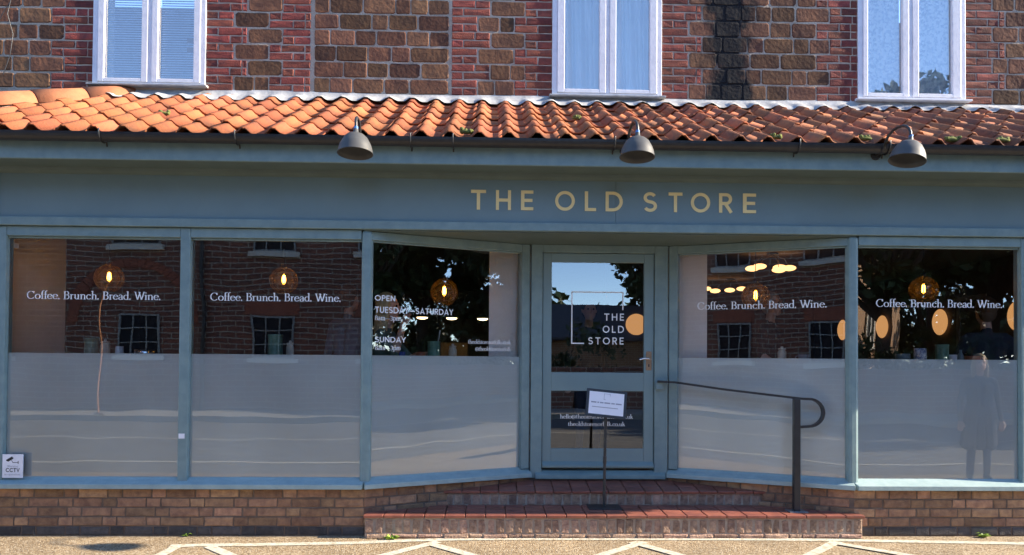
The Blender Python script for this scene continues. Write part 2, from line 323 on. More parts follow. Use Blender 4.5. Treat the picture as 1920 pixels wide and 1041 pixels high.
# head rails over the glass
for x0, x1 in ((-3.892, -2.513), (-2.432, -1.059), (3.044, 4.414), (4.496, 5.859)):
    MB().box(x0, x1, .004, .1, 2.402, 2.478).box(x0, x1, .03, .048, 2.385, 2.402).build('head_rail', teal_w, cafe, None, .004)
for M, u0, u1 in ((MA, .048, LA-.086), (MBm, .086, LB-.048)):
    MB().box(u0, u1, .004, .1, 2.402, 2.470).box(u0, u1, .03, .048, 2.388, 2.402).build('head_rail', teal_w, cafe, M, .004)
# fascia, rail, soffit, eaves board, gutter
MB().box(XL, XR, -.028, .1, 2.482, 2.552).build('fascia_rail', teal_w, cafe, None, .006)
MB().box(XL, 1.0135, -.008, .1, 2.5525, 2.9445).build('fascia_board', fasc, cafe, None, .002)
fboard = MB().box(1.0155, XR, -.008, .1, 2.5525, 2.9445).build('fascia_board', fasc, cafe, None, .002)
MB().box(XL, -3.945, -.02, -.0085, 2.5525, 2.9445).build('fascia_end_block', teal_w, cafe, None, .004)
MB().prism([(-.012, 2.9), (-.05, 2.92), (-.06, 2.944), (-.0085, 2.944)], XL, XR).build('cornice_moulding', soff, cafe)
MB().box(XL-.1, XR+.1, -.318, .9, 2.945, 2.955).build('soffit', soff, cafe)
MB().box(XL-.1, XR+.12, -.345, -.3185, 2.935, 3.10).build('eaves_board', teal_w, cafe, None, .005)
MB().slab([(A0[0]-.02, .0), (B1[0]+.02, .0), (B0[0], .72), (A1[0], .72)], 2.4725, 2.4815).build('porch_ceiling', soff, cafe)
gp = [(math.cos(a)*.058, math.sin(a)*.062) for a in [R(180+i*18) for i in range(11)]]; gi = [(x*.9, z*.9) for x, z in reversed(gp)]
gut = MB().prism([(-.408+x, 3.112+z) for x, z in gp+gi], XL-.15, XR+.12).build('gutter', black, cafe)
for x in (-4.1, -2.93, -1.93, -.62, -.3, .93, 2.35, 3.05, 4.3, 5.4):
    bm = MB(); bm.tube([(x, -.345, 3.03)] + [(x, -.408+math.cos(a)*.064, 3.112+math.sin(a)*.068) for a in [R(320-i*20) for i in range(9)]], .006, 6); bm.build('gutter_bracket', black, gut)

# ------------------------------------------------------------------ roof
EY, EZ, WY, WZ = -.40, 3.125, 1.25, 3.965
sl = math.atan2(WZ-EZ, WY-EY); SLEN = math.hypot(WY-EY, WZ-EZ)
HX = lambda y: -3.66-(1.25-y)*.97
rf = MB(); rf.add([(HX(EY), EY+.03, EZ-.06), (XR+.1, EY+.03, EZ-.06), (XR+.1, WY, WZ-.05), (HX(WY), WY, WZ-.05)], [(0, 1, 2, 3)])
rf.add([(HX(EY), EY+.03, EZ-.06), (HX(WY), WY, WZ-.05), (-5.25, WY, EZ-.06)], [(0, 1, 2)])
rf.add([(XR+.1, EY+.03, EZ-.06), (XR+.1, WY, EZ-.06), (XR+.1, WY, WZ-.05)], [(0, 1, 2)])
rf.box(XL-.05, XR+.1, -.3, WY-.02, 2.957, 3.02)
roof = rf.build('roof', mat('roof_felt', (.06, .045, .04), rough=.95), cafe); tag(roof, 'lean-to roof of orange clay pantiles')
TW = .2225
def tile_mesh(seed):
    rg = random.Random(seed); b = MB(); NS = 8; Lg = .385; v = []
    def prof(t):   # t across 0..1 : roll then trough
        return .030*math.cos(2*math.pi*(t-.27)) + .008*math.cos(4*math.pi*(t-.27))
    for jj, (yy, zz) in enumerate(((0, .0), (Lg, 0))):
        for i in range(NS+1):
            t = -.06+1.12*i/NS; v.append(((t-.5)*TW+rg.uniform(-.0015, .0015), yy+(rg.uniform(-.003, .003) if jj == 0 else 0), prof(t)+rg.uniform(-.0012, .0012)))
    n = NS+1; v += [(x, y, z-.015) for x, y, z in v]
    f = [(i, i+1, n+i+1, n+i) for i in range(NS)] + [(2*n+i, i+1-1+0, 0, 0) for i in []]
    f += [(2*n+i, 2*n+i+1, i+1, i) for i in range(NS)] + [(3*n+i, 3*n+i+1, 2*n+i+1, 2*n+i) for i in range(NS)]
    f += [(0, n, 3*n, 2*n), (NS, 2*n+NS, 3*n+NS, n+NS)]
    b.add(v, f, 0, True); return b.mesh('roof_tile', tile_m)
TM = [tile_mesh(i) for i in range(6)]
ROWS = 6; GA = SLEN/ROWS; cnt = 0; rest = MB()
for r in range(ROWS):
    ncol = int((XR+.1-HX(EY))/TW)+1
    for c in range(ncol):
        x = -5.28+TW*(c+.5); s = r*GA-.03; y = EY+s*math.cos(sl); z = EZ+s*math.sin(sl)
        ym = y+.2*math.cos(sl)
        if x < HX(ym)-.02 or x > XR+.1: continue
        if x < 5.45 and cnt < 292:
            o = inst('roof_tile', TM[random.randrange(6)], roof, (x+random.uniform(-.004, .004), y+random.uniform(-.012, .008), z+.028+random.uniform(-.003, .003)), random.gauss(0, .012), (1, 1, 1), sl-.055+random.gauss(0, .008), random.gauss(0, .012)); cnt += 1
        else:
            M = Matrix.Translation((x, y, z+.028)) @ Matrix.Rotation(sl-.055, 4, 'X'); me = TM[c % 6]
            rest.add([M @ vv.co for vv in me.vertices], [tuple(p.vertices) for p in me.polygons], 0, True)
if rest.v: tag(rest.build('roof_tiles_far_end', tile_m, roof), kind='stuff')
# hip tiles with mortar bedding
hp0 = Vector((HX(1.25)+.12, 1.25+.1, 4.03)); hp1 = Vector((HX(EY)-.05, EY-.05, 3.2)); hd = (hp1-hp0).normalized()
rl = (hp1-hp0).length; nh = 6
for i in range(nh):
    a = hp0+hd*(rl*i/nh); b_ = hp0+hd*(rl*(i+1)/nh+.03); m = MB(); side = hd.cross(Vector((0, 0, 1))).normalized(); upv = side.cross(hd).normalized(); v = []
    for q, p in enumerate((a, b_)):
        for ro in (.135+.012*q, .115+.012*q):
            v += [p + side*math.cos(t)*ro + upv*(math.sin(t)*ro-.055) for t in [math.pi*k/10 for k in range(11)]]
    n = 11; f = [(k, k+1, 2*n+k+1, 2*n+k) for k in range(10)] + [(n+k+1, n+k, 3*n+k, 3*n+k+1) for k in range(10)] + [(k+1, k, n+k, n+k+1) for k in range(10)] + [(2*n+k, 2*n+k+1, 3*n+k+1, 3*n+k) for k in range(10)]
    m.add(v, f, 0, True); m.build('hip_tile', mat('hip_clay', (.37, .135, .06), (.29, .10, .045), rough=.8, var=.1, ns=9, bump=.2), roof)
mb_ = MB(); mb_.tube([hp0+hd*(rl*i/40)+Vector((random.uniform(-.02, .02), random.uniform(-.02, .02), -.055+random.uniform(-.02, .015))) for i in range(41)], .115, 8); mb_.build('hip_mortar', mortar, roof)
# lead flashing dressed over the rolls
fl = MB(); v = []; NX = 500
for i in range(NX+1):
    x = HX(1.2)+.05+(XR+.1-HX(1.2)-.05)*i/NX; wv = .024*math.cos(2*math.pi*((x+5.28)/TW-.27)) + random.uniform(-.004, .004)
    v += [(x, 1.246, 4.045+.01*math.sin(x*2.1)), (x, 1.228, 4.0+.004*math.sin(x*5)), (x, 1.11+.012*math.sin(x*1.7), 3.945+max(wv, -.014)), (x, 1.055+.018*math.sin(x*2.3+1)+.008*math.sin(x*9), 3.912+max(wv, -.016))]
fl.add(v, [(4*i+k, 4*i+k+1, 4*i+5+k, 4*i+4+k) for i in range(NX) for k in range(3)], 0, True)
fl.build('flashing', lead, cafe)
for x, y, s, lb in ((-2.75, .2, .05, 'moss tuft high on the pantiles towards the left'), (.72, .3, .035, 'yellow-green moss tuft on the pantiles above the gold letter L'), (2.9, -.38, .05, 'gutter debris just left of the tilted lamp'), (3.6, -.37, .06, 'gutter debris just right of the tilted lamp'), (-.2, -.36, .05, 'gutter debris between the left and middle lamps'), (2.2, -.38, .045, 'small gutter debris midway between the middle and tilted lamps'), (4.0, -.36, .06, 'gutter debris nearest the right edge')):
    m = MB(); z = EZ+(y-EY)*math.tan(sl)+.05
    m.sphere((x, y, z-.012), s*1.1, 14, 8, sc=(1, .4, .3))
    for k in range(14): m.sphere((x+random.uniform(-1, 1)*s*.9, y+random.uniform(-1, 1)*s*.2, z+random.uniform(-.015, .008)), random.uniform(.010, .018), 7, 5)
    tag(m.build('moss_clump', moss), lb, 'moss', 'moss on the roof', None)

# ------------------------------------------------------------------ lettering (own stroke alphabets)
def arc(cx, cy, rx, ry, a0, a1, n=16): return [(cx+rx*math.cos(R(a0+(a1-a0)*i/n)), cy+ry*math.sin(R(a0+(a1-a0)*i/n))) for i in range(n+1)]
T_ = .075
SANS = {
 'T': ([[(0, 1-T_), (.7, 1-T_)], [(.35, 1-T_), (.35, 0)]], .70), 'H': ([[(T_, 0), (T_, 1)], [(.69, 0), (.69, 1)], [(T_, .5), (.69, .5)]], .765),
 'E': ([[(T_, 0), (T_, 1)], [(T_, 1-T_), (.56, 1-T_)], [(T_, .5), (.52, .5)], [(T_, T_), (.56, T_)]], .56),
 'O': ([arc(.5, .5, .5-T_, .5-T_, 90, 450, 32)], 1.0), 'L': ([[(T_, 1), (T_, 0)], [(T_, T_), (.54, T_)]], .54),
 'D': ([[(T_, 0), (T_, 1)], [(T_, 1-T_), (.33, 1-T_)] + arc(.36, .5, .42, .5-T_, 90, -90, 18) + [(.33, T_), (T_, T_)]], .86),
 'S': ([arc(.32, .72, .24, .205, 25, 265, 16) + arc(.33, .29, .26, .215, 85, -155, 16)], .66),
 'R': ([[(T_, 0), (T_, 1)], [(T_, 1-T_), (.32, 1-T_)] + arc(.34, .7, .22, .225, 90, -90, 12) + [(.32, .475), (T_, .475)], [(.3, .47), (.6, 0)]], .66),
 'P': ([[(T_, 0), (T_, 1)], [(T_, 1-T_), (.32, 1-T_)] + arc(.34, .7, .22, .225, 90, -90, 12) + [(.32, .475), (T_, .475)]], .6),
 'N': ([[(T_, 0), (T_, 1)], [(.71, 0), (.71, 1)], [(T_+.02, .97), (.69, .03)]], .785),
 'U': ([[(T_, 1), (T_, .35)] + arc(.36, .35, .36-T_, .35-T_, 180, 360, 14) + [(.72-T_, 1)]], .72),
 'Y': ([[(.04, 1), (.35, .45), (.66, 1)], [(.35, .47), (.35, 0)]], .70), 'A': ([[(.05, 0), (.4, .97), (.75, 0)], [(.2, .3), (.6, .3)]], .80),
 '-': ([[(0, .42), (1.0, .42)]], 1.0), 'C': ([arc(.5, .5, .5-T_, .5-T_, 42, 318, 26)], .88), 'V': ([[(.05, 1), (.38, .04), (.71, 1)]], .76)}
X_ = .62
def sst(x, y0, y1, top=True, bot=True):
    o = [[(x, y0), (x, y1)]]
    if bot: o.append([(x-.12, y0+.02), (x+.12, y0+.02)])
    if top: o.append([(x-.14, y1-.07), (x, y1-.015)])
    return o
SERIF = {
 'C': ([arc(.45, .5, .39, .48, 48, 318, 24), [(.72, .98), (.72, .72)]], .86), 'o': ([arc(.3, .31, .25, .29, 90, 450, 24)], .62),
 'f': ([[(.16, .02), (.16, .85)] + arc(.32, .86, .16, .18, 180, 60, 8), [(.02, X_-.04), (.36, X_-.04)], [(.04, .02), (.3, .02)]], .35),
 'e': ([arc(.29, .31, .235, .29, 8, 325, 22), [(.07, .36), (.52, .36)]], .58), '.': ([[(.08, -.02), (.08, .15)], [(.03, .065), (.13, .065)]], .24),
 'B': ([[(.17, .02), (.17, .98)], [(.03, .98), (.34, .98)] + arc(.35, .76, .21, .22, 90, -90, 10) + [(.2, .53)], [(.34, .53)] + arc(.36, .275, .25, .255, 90, -90, 12) + [(.03, .02)]], .70),
 'r': (sst(.15, 0, X_) + [[(.15, .42), (.22, .55), (.33, .6), (.4, .54)]], .43), 'n': (sst(.15, 0, X_) + [[(.15, .45)] + arc(.33, .4, .17, .21, 150, 0, 9) + [(.5, 0)], [(.38, .02), (.62, .02)]], .66),
 'u': ([[(.02, X_-.03), (.15, X_-.02)], [(.15, X_), (.15, .22)] + arc(.32, .22, .17, .2, 180, 300, 8) + [(.5, .16)], [(.5, X_), (.5, .03), (.62, .02)], [(.38, X_-.03), (.5, X_-.02)]], .66),
 'c': ([arc(.29, .31, .235, .29, 50, 322, 20), [(.44, .58), (.44, .46)]], .54), 'h': (sst(.15, 0, 1.06) + [[(.15, .45)] + arc(.33, .4, .17, .21, 150, 0, 9) + [(.5, 0)], [(.38, .02), (.62, .02)]], .66),
 'a': ([[(.08, .5)] + arc(.24, .42, .16, .19, 140, 0, 10) + [(.4, .06), (.5, .02)], arc(.22, .16, .16, .16, 60, 330, 14), [(.28, .33), (.4, .38)]], .53),
 'd': ([arc(.28, .31, .225, .29, 40, 330, 20), [(.48, 1.06), (.48, .03), (.6, .02)], [(.34, 1.0), (.48, 1.045)]], .63),
 'W': ([[(.1, 1), (.35, .02)], [(.36, .02), (.62, .98)], [(.52, 1), (.78, .02)], [(.79, .02), (1.05, .98)], [(-.02, .98), (.24, .98)], [(.93, .98), (1.17, .98)], [(.42, .98), (.62, .98)]], 1.12),
 'i': (sst(.14, 0, X_) + [[(.14, .82), (.14, .94)]], .3), 'm': (sst(.15, 0, X_) + [[(.15, .45)] + arc(.3, .4, .15, .21, 150, 0, 8) + [(.45, 0)], [(.45, .45)] + arc(.6, .4, .15, .21, 150, 0, 8) + [(.75, 0)], [(.35, .02), (.55, .02)], [(.65, .02), (.87, .02)]], .9),
 'p': (sst(.15, -.3, X_) + [arc(.33, .31, .22, .29, 140, -140, 18)], .62), 't': ([[(.16, .85), (.16, .16)] + arc(.26, .16, .1, .14, 180, 300, 6), [(.03, X_-.03), (.34, X_-.03)]], .38),
 'l': (sst(.15, 0, 1.06), .3), 's': ([arc(.22, .46, .14, .14, 30, 265, 10) + arc(.22, .17, .16, .15, 85, -150, 10)], .45),
 'k': (sst(.15, 0, 1.06) + [[(.17, .3), (.45, .6)], [(.26, .36), (.54, .02)], [(.42, .02), (.62, .02)]], .62), '8': ([arc(.27, .62, .18, .2, 90, 450, 18), arc(.27, .22, .22, .21, 90, 450, 18)], .56),
 '3': ([arc(.22, .6, .17, .19, 150, -80, 12) + arc(.22, .2, .2, .2, 80, -150, 12)], .5), '-': ([[(.02, .3), (.98, .3)]], 1.0), ' ': ([], .3),
 '@': ([arc(.45, .35, .42, .45, -50, 290, 26), arc(.43, .34, .18, .22, 60, 400, 16)], .95), 'g': ([arc(.27, .38, .2, .22, 90, 450, 18), arc(.27, -.12, .22, .15, 90, 450, 18), [(.44, .52), (.56, .56)]], .58), 'y': ([[(.05, X_), (.3, 0)], [(.55, X_), (.3, 0), (.15, -.28)]], .6)}
def stroke_mesh(b, pts, wf, off, sx, sz, x0, z0, y, thick=0.):
    P = [Vector((p[0], p[1])) for p in pts]; n = len(P); closed = (P[0]-P[-1]).length < 1e-4; v = []
    for i, p in enumerate(P):
        a = P[i-1] if i else (P[-2] if closed else P[0]); c = P[i+1] if i < n-1 else (P[1] if closed else P[-1])
        t = (c-a); t = t.normalized() if t.length else Vector((1, 0)); nn = Vector((-t.y, t.x)); h = wf(t)/2
        if 0 < i < n-1 and not closed:
            d1 = (p-P[i-1]).normalized(); cs = max(.55, abs(d1.dot(t))); h /= cs
        for s_ in (-1, 1): q = p+nn*h*s_; v.append((x0+q.x*sx, y-off, z0+q.y*sz))
    f = [(2*i, 2*i+2, 2*i+3, 2*i+1) for i in range(n-1)]
    if thick:
        m = len(v); v += [(x, y+thick, z) for x, _, z in v]
        f += [(2*i, m+2*i, m+2*i+2, 2*i+2) for i in range(n-1)] + [(2*i+1, 2*i+3, m+2*i+3, m+2*i+1) for i in range(n-1)]
        f += [(0, 1, m+1, m), (2*n-2, m+2*n-2, m+2*n-1, 2*n-1)]
    b.add(v, f)
def words(s, font, x0, x1, z0, cap, y, parent, M=None, spacing=0., bold=None):
    tb = SANS if font == 'sans' else SERIF; adv = sum(tb[c][1]+spacing for c in s)-spacing; sx = (x1-x0)/adv; x = 0
    for wd in s.split(' '):
        wa = sum(tb[c][1]+spacing for c in wd); text(wd, font, x0+x*sx, x0+(x+wa-spacing)*sx, z0, cap, y, spacing, bold).build('lettering', vinyl, parent, M); x += wa+(tb[' '][1] if ' ' in s else 0)+spacing
def text(s, font, x0, x1, z0, cap, y, spacing=.0, bold=None):
    tb = SANS if font == 'sans' else SERIF; adv = sum(tb[c][1]+spacing for c in s)-spacing; sx = (x1-x0)/adv; b = MB(); x = 0; k = 0
    wf = (lambda t: bold or .15) if font == 'sans' else (lambda t: .048+(.128-.048)*abs(t.y)**1.3)
    for c in s:
        for st in tb[c][0]: stroke_mesh(b, st, wf, .0002*(k % 12), sx, cap, x0+x*sx, z0, y); k += 1
        x += tb[c][1]+spacing
    return b
LET = [(-.172, -.05), (.032, .154), (.237, .337), (.516, .677), (.76, .852), (.931, 1.072), (1.243, 1.353), (1.45, 1.564), (1.635, 1.794), (1.869, 1.98), (2.068, 2.175)]
for ch, (a, b_) in zip('THEOLDSTORE', LET):
    m = MB(); sx = (b_-a)/SANS[ch][1]
    for k, st in enumerate(SANS[ch][0]): stroke_mesh(m, st, lambda t: .155, .0004*k, sx, .161, a, 2.655, -.0145, .006)
    m.build('letter', gold, fboard)

# ------------------------------------------------------------------ shop windows
def pane(x0, x1, z0, z1, M=None, mat_=shop_glass, name='shop_window', parent=cafe, y=.05):
    return MB().add([(x0, y, z0), (x1, y, z0), (x1, y, z1), (x0, y, z1)], [(0, 1, 2, 3)]).build(name, mat_, parent, M)
def filmb(p, x0, x1, M=None, z1=1.46, y=.056):
    return MB().add([(x0, y, .466), (x1, y, .466), (x1, y, z1), (x0, y, z1)], [(0, 1, 2, 3)]).build('frosted_film', film, p, M)
PANES = [(-3.893, -2.512, None), (-2.433, -1.058, None), (3.043, 4.415, None), (4.495, 5.86, None), (.045, LA-.085, MA), (.085, LB-.045, MBm)]
W = []
for x0, x1, M in PANES:
    p = pane(x0, x1, .466, 2.402, M); filmb(p, x0, x1, M); W.append(p)
TX = 'Coffee. Brunch. Bread. Wine.'
for p, a, b_ in ((W[0], -3.75, -2.679), (W[1], -2.285, -1.225), (W[2], 3.21, 4.286)): words(TX, 'serif', a, b_, 1.896, .064, .047, p)
words(TX, 'serif', LB-1.278, LB-.203, 1.893, .066, .047, W[5], MBm)
for s, f, a, b_, z, c in (('OPEN', 'sans', .085, .258, 1.911, .046), ('TUESDAY-SATURDAY', 'sans', .087, .776, 1.812, .05), ('8am-3pm', 'serif', .088, .307, 1.750, .045), ('SUNDAY', 'sans', .09, .352, 1.569, .044), ('8am-3pm', 'serif', .091, .310, 1.505, .043), ('theoldstorenorfolk.co.uk', 'serif', .92, 1.335, 1.569, .036), ('@theoldstorenorfolk', 'serif', .99, 1.335, 1.508, .036)):
    text(s, f, a, b_, z, c, .047, .16 if f == 'sans' else 0, .17).build('lettering', vinyl, W[4], MA)

# ------------------------------------------------------------------ door
fr_ = MB().box(.36, .462, .615, .70, .372, 2.472).box(1.479, 1.60, .615, .70, .372, 2.472).box(.4625, 1.4785, .615, .70, 2.403, 2.4715)
fr_.build('door_frame', teal_w, cafe, None, .005)
MB().prism([(.585, .368), (.585, .405), (.64, .44), (.70, .44), (.70, .368)], .405, 1.575).build('door_threshold', teal_w, cafe, None, .004)
dl = MB().box(.466, .546, .637, .68, .456, 2.399).box(1.386, 1.475, .637, .68, .456, 2.399)
for z0, z1 in ((.456, .634), (1.154, 1.32), (2.318, 2.399)): dl.box(.5462, 1.3858, .6375, .6795, z0, z1)
door = dl.build('door', teal, cafe, None, .004); tag(door, 'blue-green half-glazed cafe door')
MB().prism([(.6372, .520), (.600, .488), (.600, .470), (.6372, .470)], .468, 1.474).build('weatherboard', teal, door, None, .002)
pane(.546, 1.386, 1.32, 2.318, None, door_glass, 'upper_pane', door, .655); pane(.546, 1.386, .634, 1.154, None, door_glass, 'lower_pane', door, .655)
lg = MB()
for k, pts in enumerate(([(.731, 2.05), (1.195, 2.05)], [(.731, 2.055), (.731, 1.584)], [(.726, 1.584), (.843, 1.584)], [(1.195, 2.055), (1.195, 1.889)])): stroke_mesh(lg, pts, lambda t: .011, .0002*k, 1, 1, 0, 0, .652)
for s, a, b_, z in (('THE', 1.026, 1.205, 1.793), ('OLD', 1.012, 1.206, 1.682), ('STORE', .881, 1.203, 1.576)):
    text(s, 'sans', a, b_, z, .064, .652, .35).build('lettering', vinyl, door)
lg.build('logo_frame', vinyl, door)
text('hello@theoldstorenorfolk.co.uk', 'serif', .629, 1.292, .904, .037, .652).build('lettering', vinyl, door)
text('theoldstorenorfolk.co.uk', 'serif', .702, 1.22, .837, .037, .652).build('lettering', vinyl, door)
hd_ = MB().box(1.405, 1.455, .630, .637, 1.345, 1.515).build('handle_plate', brass, door, None, .004)
MB().tube([(1.43, .637, 1.447), (1.43, .592, 1.447), (1.42, .582, 1.449), (1.38, .58, 1.452), (1.335, .583, 1.44)], [.009, .009, .009, .008, .006], 8).build('lever', chrome, hd_)
MB().box(1.425, 1.435, .628, .6298, 1.375, 1.40).build('keyhole', ink, hd_)

# ------------------------------------------------------------------ entrance steps
steps = empty('entrance_steps', 'two-tier entrance steps of upright bricks with red quarry-tile treads', 'steps', (1.0, .2, 0))
inv = Matrix.Translation((-1.0, -.2, 0))
LX0, LX1, LY, LZ = -.995, 3.03, -.075, .19
ls = MB().slab([(LX0, LY), (LX1, LY), (LX1-.05, .32), (LX0+.03, .32)], 0, LZ-.026).build('lower_step', mortar_s, steps, inv)
us = MB().box(-.385, 2.405, .305, .63, LZ-.02, .292).build('upper_step', mortar_s, steps, inv)
SB = [brick_mesh(.067, .116, .05, .0032, .008, .0015, 60+i, brick_s, rnd=.03) for i in range(8)]
UB = [brick_mesh(.064, .088, .05, .004, .006, .001, 80+i, brick_s) for i in range(6)]
FB = [brick_mesh(.2, .034, .05, .004, .007, .001, 90+i, brick_s) for i in range(5)]
n = 54
for i in range(n):
    x = LX0+.04+(LX1-LX0-.075)*i/(n-1); inst('brick', random.choice(SB), ls, (x-1+random.uniform(-.004, .004), LY-.2-.003+random.uniform(-.003, .002), .097), random.gauss(0, .03), (random.uniform(.85, 1.05), 1, random.uniform(.9, 1.03)), 0, random.gauss(0, .035))
x = LX0+.01
while x < LX1-.06:
    wd = random.choice((.1, .2, .2)); wd = min(wd, LX1-x); inst('brick', random.choice(FB), ls, (x+wd/2-1, LY-.2-.012+random.uniform(-.004, .004), .018), 0, (wd/.2*.95, 1, random.uniform(.85, 1.1))); x += wd+.006
for i in range(36):
    x = -.345+(2.71)*i/35; inst('brick', random.choice(UB), us, (x-1, .301-.2, .240), random.gauss(0, .01), (1, 1, 1), 0, random.gauss(0, .012))
def qtile(p, x, y, z, w_, d_, rx=0, t=.024, skew=0):
    m = bpy.data.meshes.get('q%d_%d' % (round(w_*1000), round(d_*1000)))
    if m is None: m = MB().box(-w_/2, w_/2, 0, d_, 0, t).mesh('q%d_%d' % (round(w_*1000), round(d_*1000)), quarry)
    o = inst('tile', m, p, (x-1, y-.2, z), 0, (1, 1, 1), rx+random.gauss(0, .003), random.gauss(0, .003))
    b = o.modifiers.new('bevel', 'BEVEL'); b.width = .004; b.segments = 1; return o
nt_ = 25; tw = (LX1-LX0+.03)/nt_
for i in range(nt_):
    x = LX0-.012+tw*(i+.5); qtile(ls, x, LY-.018, LZ-.025, tw-.006, .15)
    qtile(ls, x, LY+.138, LZ-.022, tw-.006, .15)
    if -.45 < x < 2.5: qtile(ls, x, LY+.294, LZ-.019, tw-.006, .085)
nu = 18; tw = 2.82/nu
for i in range(nu):
    x = -.395+tw*(i+.5); qtile(us, x, .288, .291, tw-.006, .15, .11)
    if x > -.15 and x < 2.2: qtile(us, x, .443, .308, tw-.006, .15, .11)
    if x > .15 and x < 1.9: qtile(us, x, .598, .325, tw-.006, .03, .11)

# ------------------------------------------------------------------ upper house wall
house = empty('brick_house', 'old two-storey brick and brown carstone house wall above the cafe roof', 'house', (0, 1.25, 0))
YW = 1.25
def wx(p): return 1.214267e-07*p*p + 5.058025e-03*p + -4.78430
WIN = [(-3.90, -2.812, 4.082), (.585, 1.678, 4.052), (3.657, 4.757, 4.068)]
WTOP = 5.55
core = MB(); xs = [-7.5] + [v for a, b_, z in WIN for v in (a, b_)] + [8.5]
for i in range(0, len(xs), 2): core.box(xs[i], xs[i+1], 0, .4, 3.0, WTOP)
for a, b_, z in WIN: core.box(a, b_, 0.001, .4, 3.0, z-.002)
core.box(-7.5, 8.5, .0, .4, WTOP, 7.2)
wall = core.build('upper_wall', mortar, house)
BRm = {'s': [brick_mesh(.222, .068, seed=i+200, mats=brick_r, jit=.0035) for i in range(6)], 'h': [brick_mesh(.106, .068, seed=220+i, mats=brick_r, jit=.0035) for i in range(5)]}
def stone_mesh(seed):
    rg = random.Random(seed); b = MB(); j = lambda k=.018: rg.uniform(-k, k); cx_ = [rg.uniform(.03, .085) for _ in range(4)]; cz_ = [rg.uniform(.06, .16) for _ in range(4)]
    out = []
    for q, (sx, sz) in enumerate(((-1, -1), (1, -1), (1, 1), (-1, 1))):
        p = [(sx*.5, sz*(.5-cz_[q])), (sx*(.5-cx_[q]), sz*.5)]
        if q in (0, 2): out += p
        else: out += p[::-1]
        if q in (0, 2): out.append((rg.uniform(-.1, .1), sz*.5))
    n = len(out); out = [(x+j(.012), z+j(.02)) for x, z in out]; dy = [rg.uniform(-.002, .002) for _ in out]
    v = [(x*.93, dy[i]-.002, z*.90) for i, (x, z) in enumerate(out)] + [(x, .009+dy[i], z) for i, (x, z) in enumerate(out)] + [(x, .05, z) for x, z in out]
    b.add(v, [tuple(range(n))] + [(n+i, n+(i+1) % n, (i+1) % n, i) for i in range(n)] + [(2*n+i, 2*n+(i+1) % n, n+(i+1) % n, n+i) for i in range(n)]); return b.mesh('stone', stone_m)
STM = [stone_mesh(i) for i in range(8)]
# zones along the wall: (type, start, end) in metres, toothed by stone row
def zones(par):
    t = lambda a, b_: wx(b_ if par else a)
    return [('S', -6.2, t(95, 120)), ('B', t(95, 120), WIN[0][0]), ('B', WIN[0][1], t(438, 463)), ('S', t(438, 463), t(505, 530)), ('B', t(505, 530), wx(583)), ('S', wx(588), wx(843)),
            ('B', wx(847), t(895, 919)), ('S', t(895, 919), t(965, 985)), ('B', t(965, 985), WIN[1][0]), ('B', WIN[1][1], t(1290, 1315)), ('S', t(1290, 1315), t(1530, 1555)), ('B', t(1530, 1555), WIN[2][0]), ('B', WIN[2][1], t(1858, 1882)), ('S', t(1858, 1882), 6.3)]
BC = .0795; Z0 = 4.035
nb = ns_ = 0
for row in range(8):
    for typ, a, b_ in zones(row % 2):
        if typ == 'S':
            x = a+.006
            while x < b_-.05:
                wd = random.uniform(.14, .34)
                if b_-x-wd < .12: wd = b_-x
                wd = min(wd, b_-x); z = Z0+BC*2*(row+.5); hh = BC*2-.010
                if x < 5.8 and x+wd > -5.6 and row < 7 or row == 6:
                    inst('stone', random.choice(STM), wall, (x+wd/2, -.004+random.uniform(-.003, .003), z), 0, (wd-.007, 1, hh*random.uniform(.97, 1.03))); ns_ += 1
                x += wd
        else:
            for k in range(2):
                c = row*2+k; z = Z0+BC*(c+.5); x = a+.004; t = (c+int(a*7)) % 2
                while x < b_-.02:
                    bw = .222 if t else .106; w2 = min(bw, b_-x-.004)
                    if b_-x-w2 < .05: w2 = b_-x-.004
                    if row < 7: inst('brick', random.choice(BRm['s' if w2 > .15 else 'h']), wall, (x+w2/2, -.006+random.uniform(-.003, .002), z), 0, (w2/(.222 if w2 > .15 else .106), 1, random.uniform(.95, 1.04))); nb += 1
                    x += w2+.011; t = not t
print('bricks', nb, 'stones', ns_, 'tiles', cnt)
# black streak below a leaking gutter: a stain on the wall with its own shape, in the stone material
def stain(m):
    t = m.node_tree; N = t.nodes; L = t.links; b = N['Principled BSDF']; src = b.inputs['Base Color'].links[0].from_socket
    g_ = N.new('ShaderNodeNewGeometry'); sp = N.new('ShaderNodeSeparateXYZ'); L.new(g_.outputs['Position'], sp.inputs[0])
    n = N.new('ShaderNodeTexNoise'); n.inputs['Scale'].default_value = 6; n.inputs['Detail'].default_value = 6; L.new(g_.outputs['Position'], n.inputs['Vector'])
    a = N.new('ShaderNodeMath'); a.operation = 'SUBTRACT'; a.inputs[1].default_value = wx(1366); L.new(sp.outputs[0], a.inputs[0])
    ab = N.new('ShaderNodeMath'); ab.operation = 'ABSOLUTE'; L.new(a.outputs[0], ab.inputs[0])
    s = N.new('ShaderNodeMath'); s.operation = 'MULTIPLY_ADD'; s.inputs[1].default_value = -.5; L.new(n.outputs[0], s.inputs[0]); L.new(ab.outputs[0], s.inputs[2])
    r = N.new('ShaderNodeMapRange'); r.inputs[1].default_value = -.10; r.inputs[2].default_value = .06; r.inputs[3].default_value = 1; r.inputs[4].default_value = 0; L.new(s.outputs[0], r.inputs[0])
    mx = N.new('ShaderNodeMix'); mx.data_type = 'RGBA'; L.new(r.outputs[0], mx.inputs['Factor']); L.new(src, mx.inputs['A']); mx.inputs['B'].default_value = (.008, .008, .010, 1); L.new(mx.outputs['Result'], b.inputs['Base Color'])
mortar_u = mortar.copy(); mortar_u.name = 'stained_wall_mortar'; stain(stone_m); stain(mortar_u); wall.data.materials[0] = mortar_u
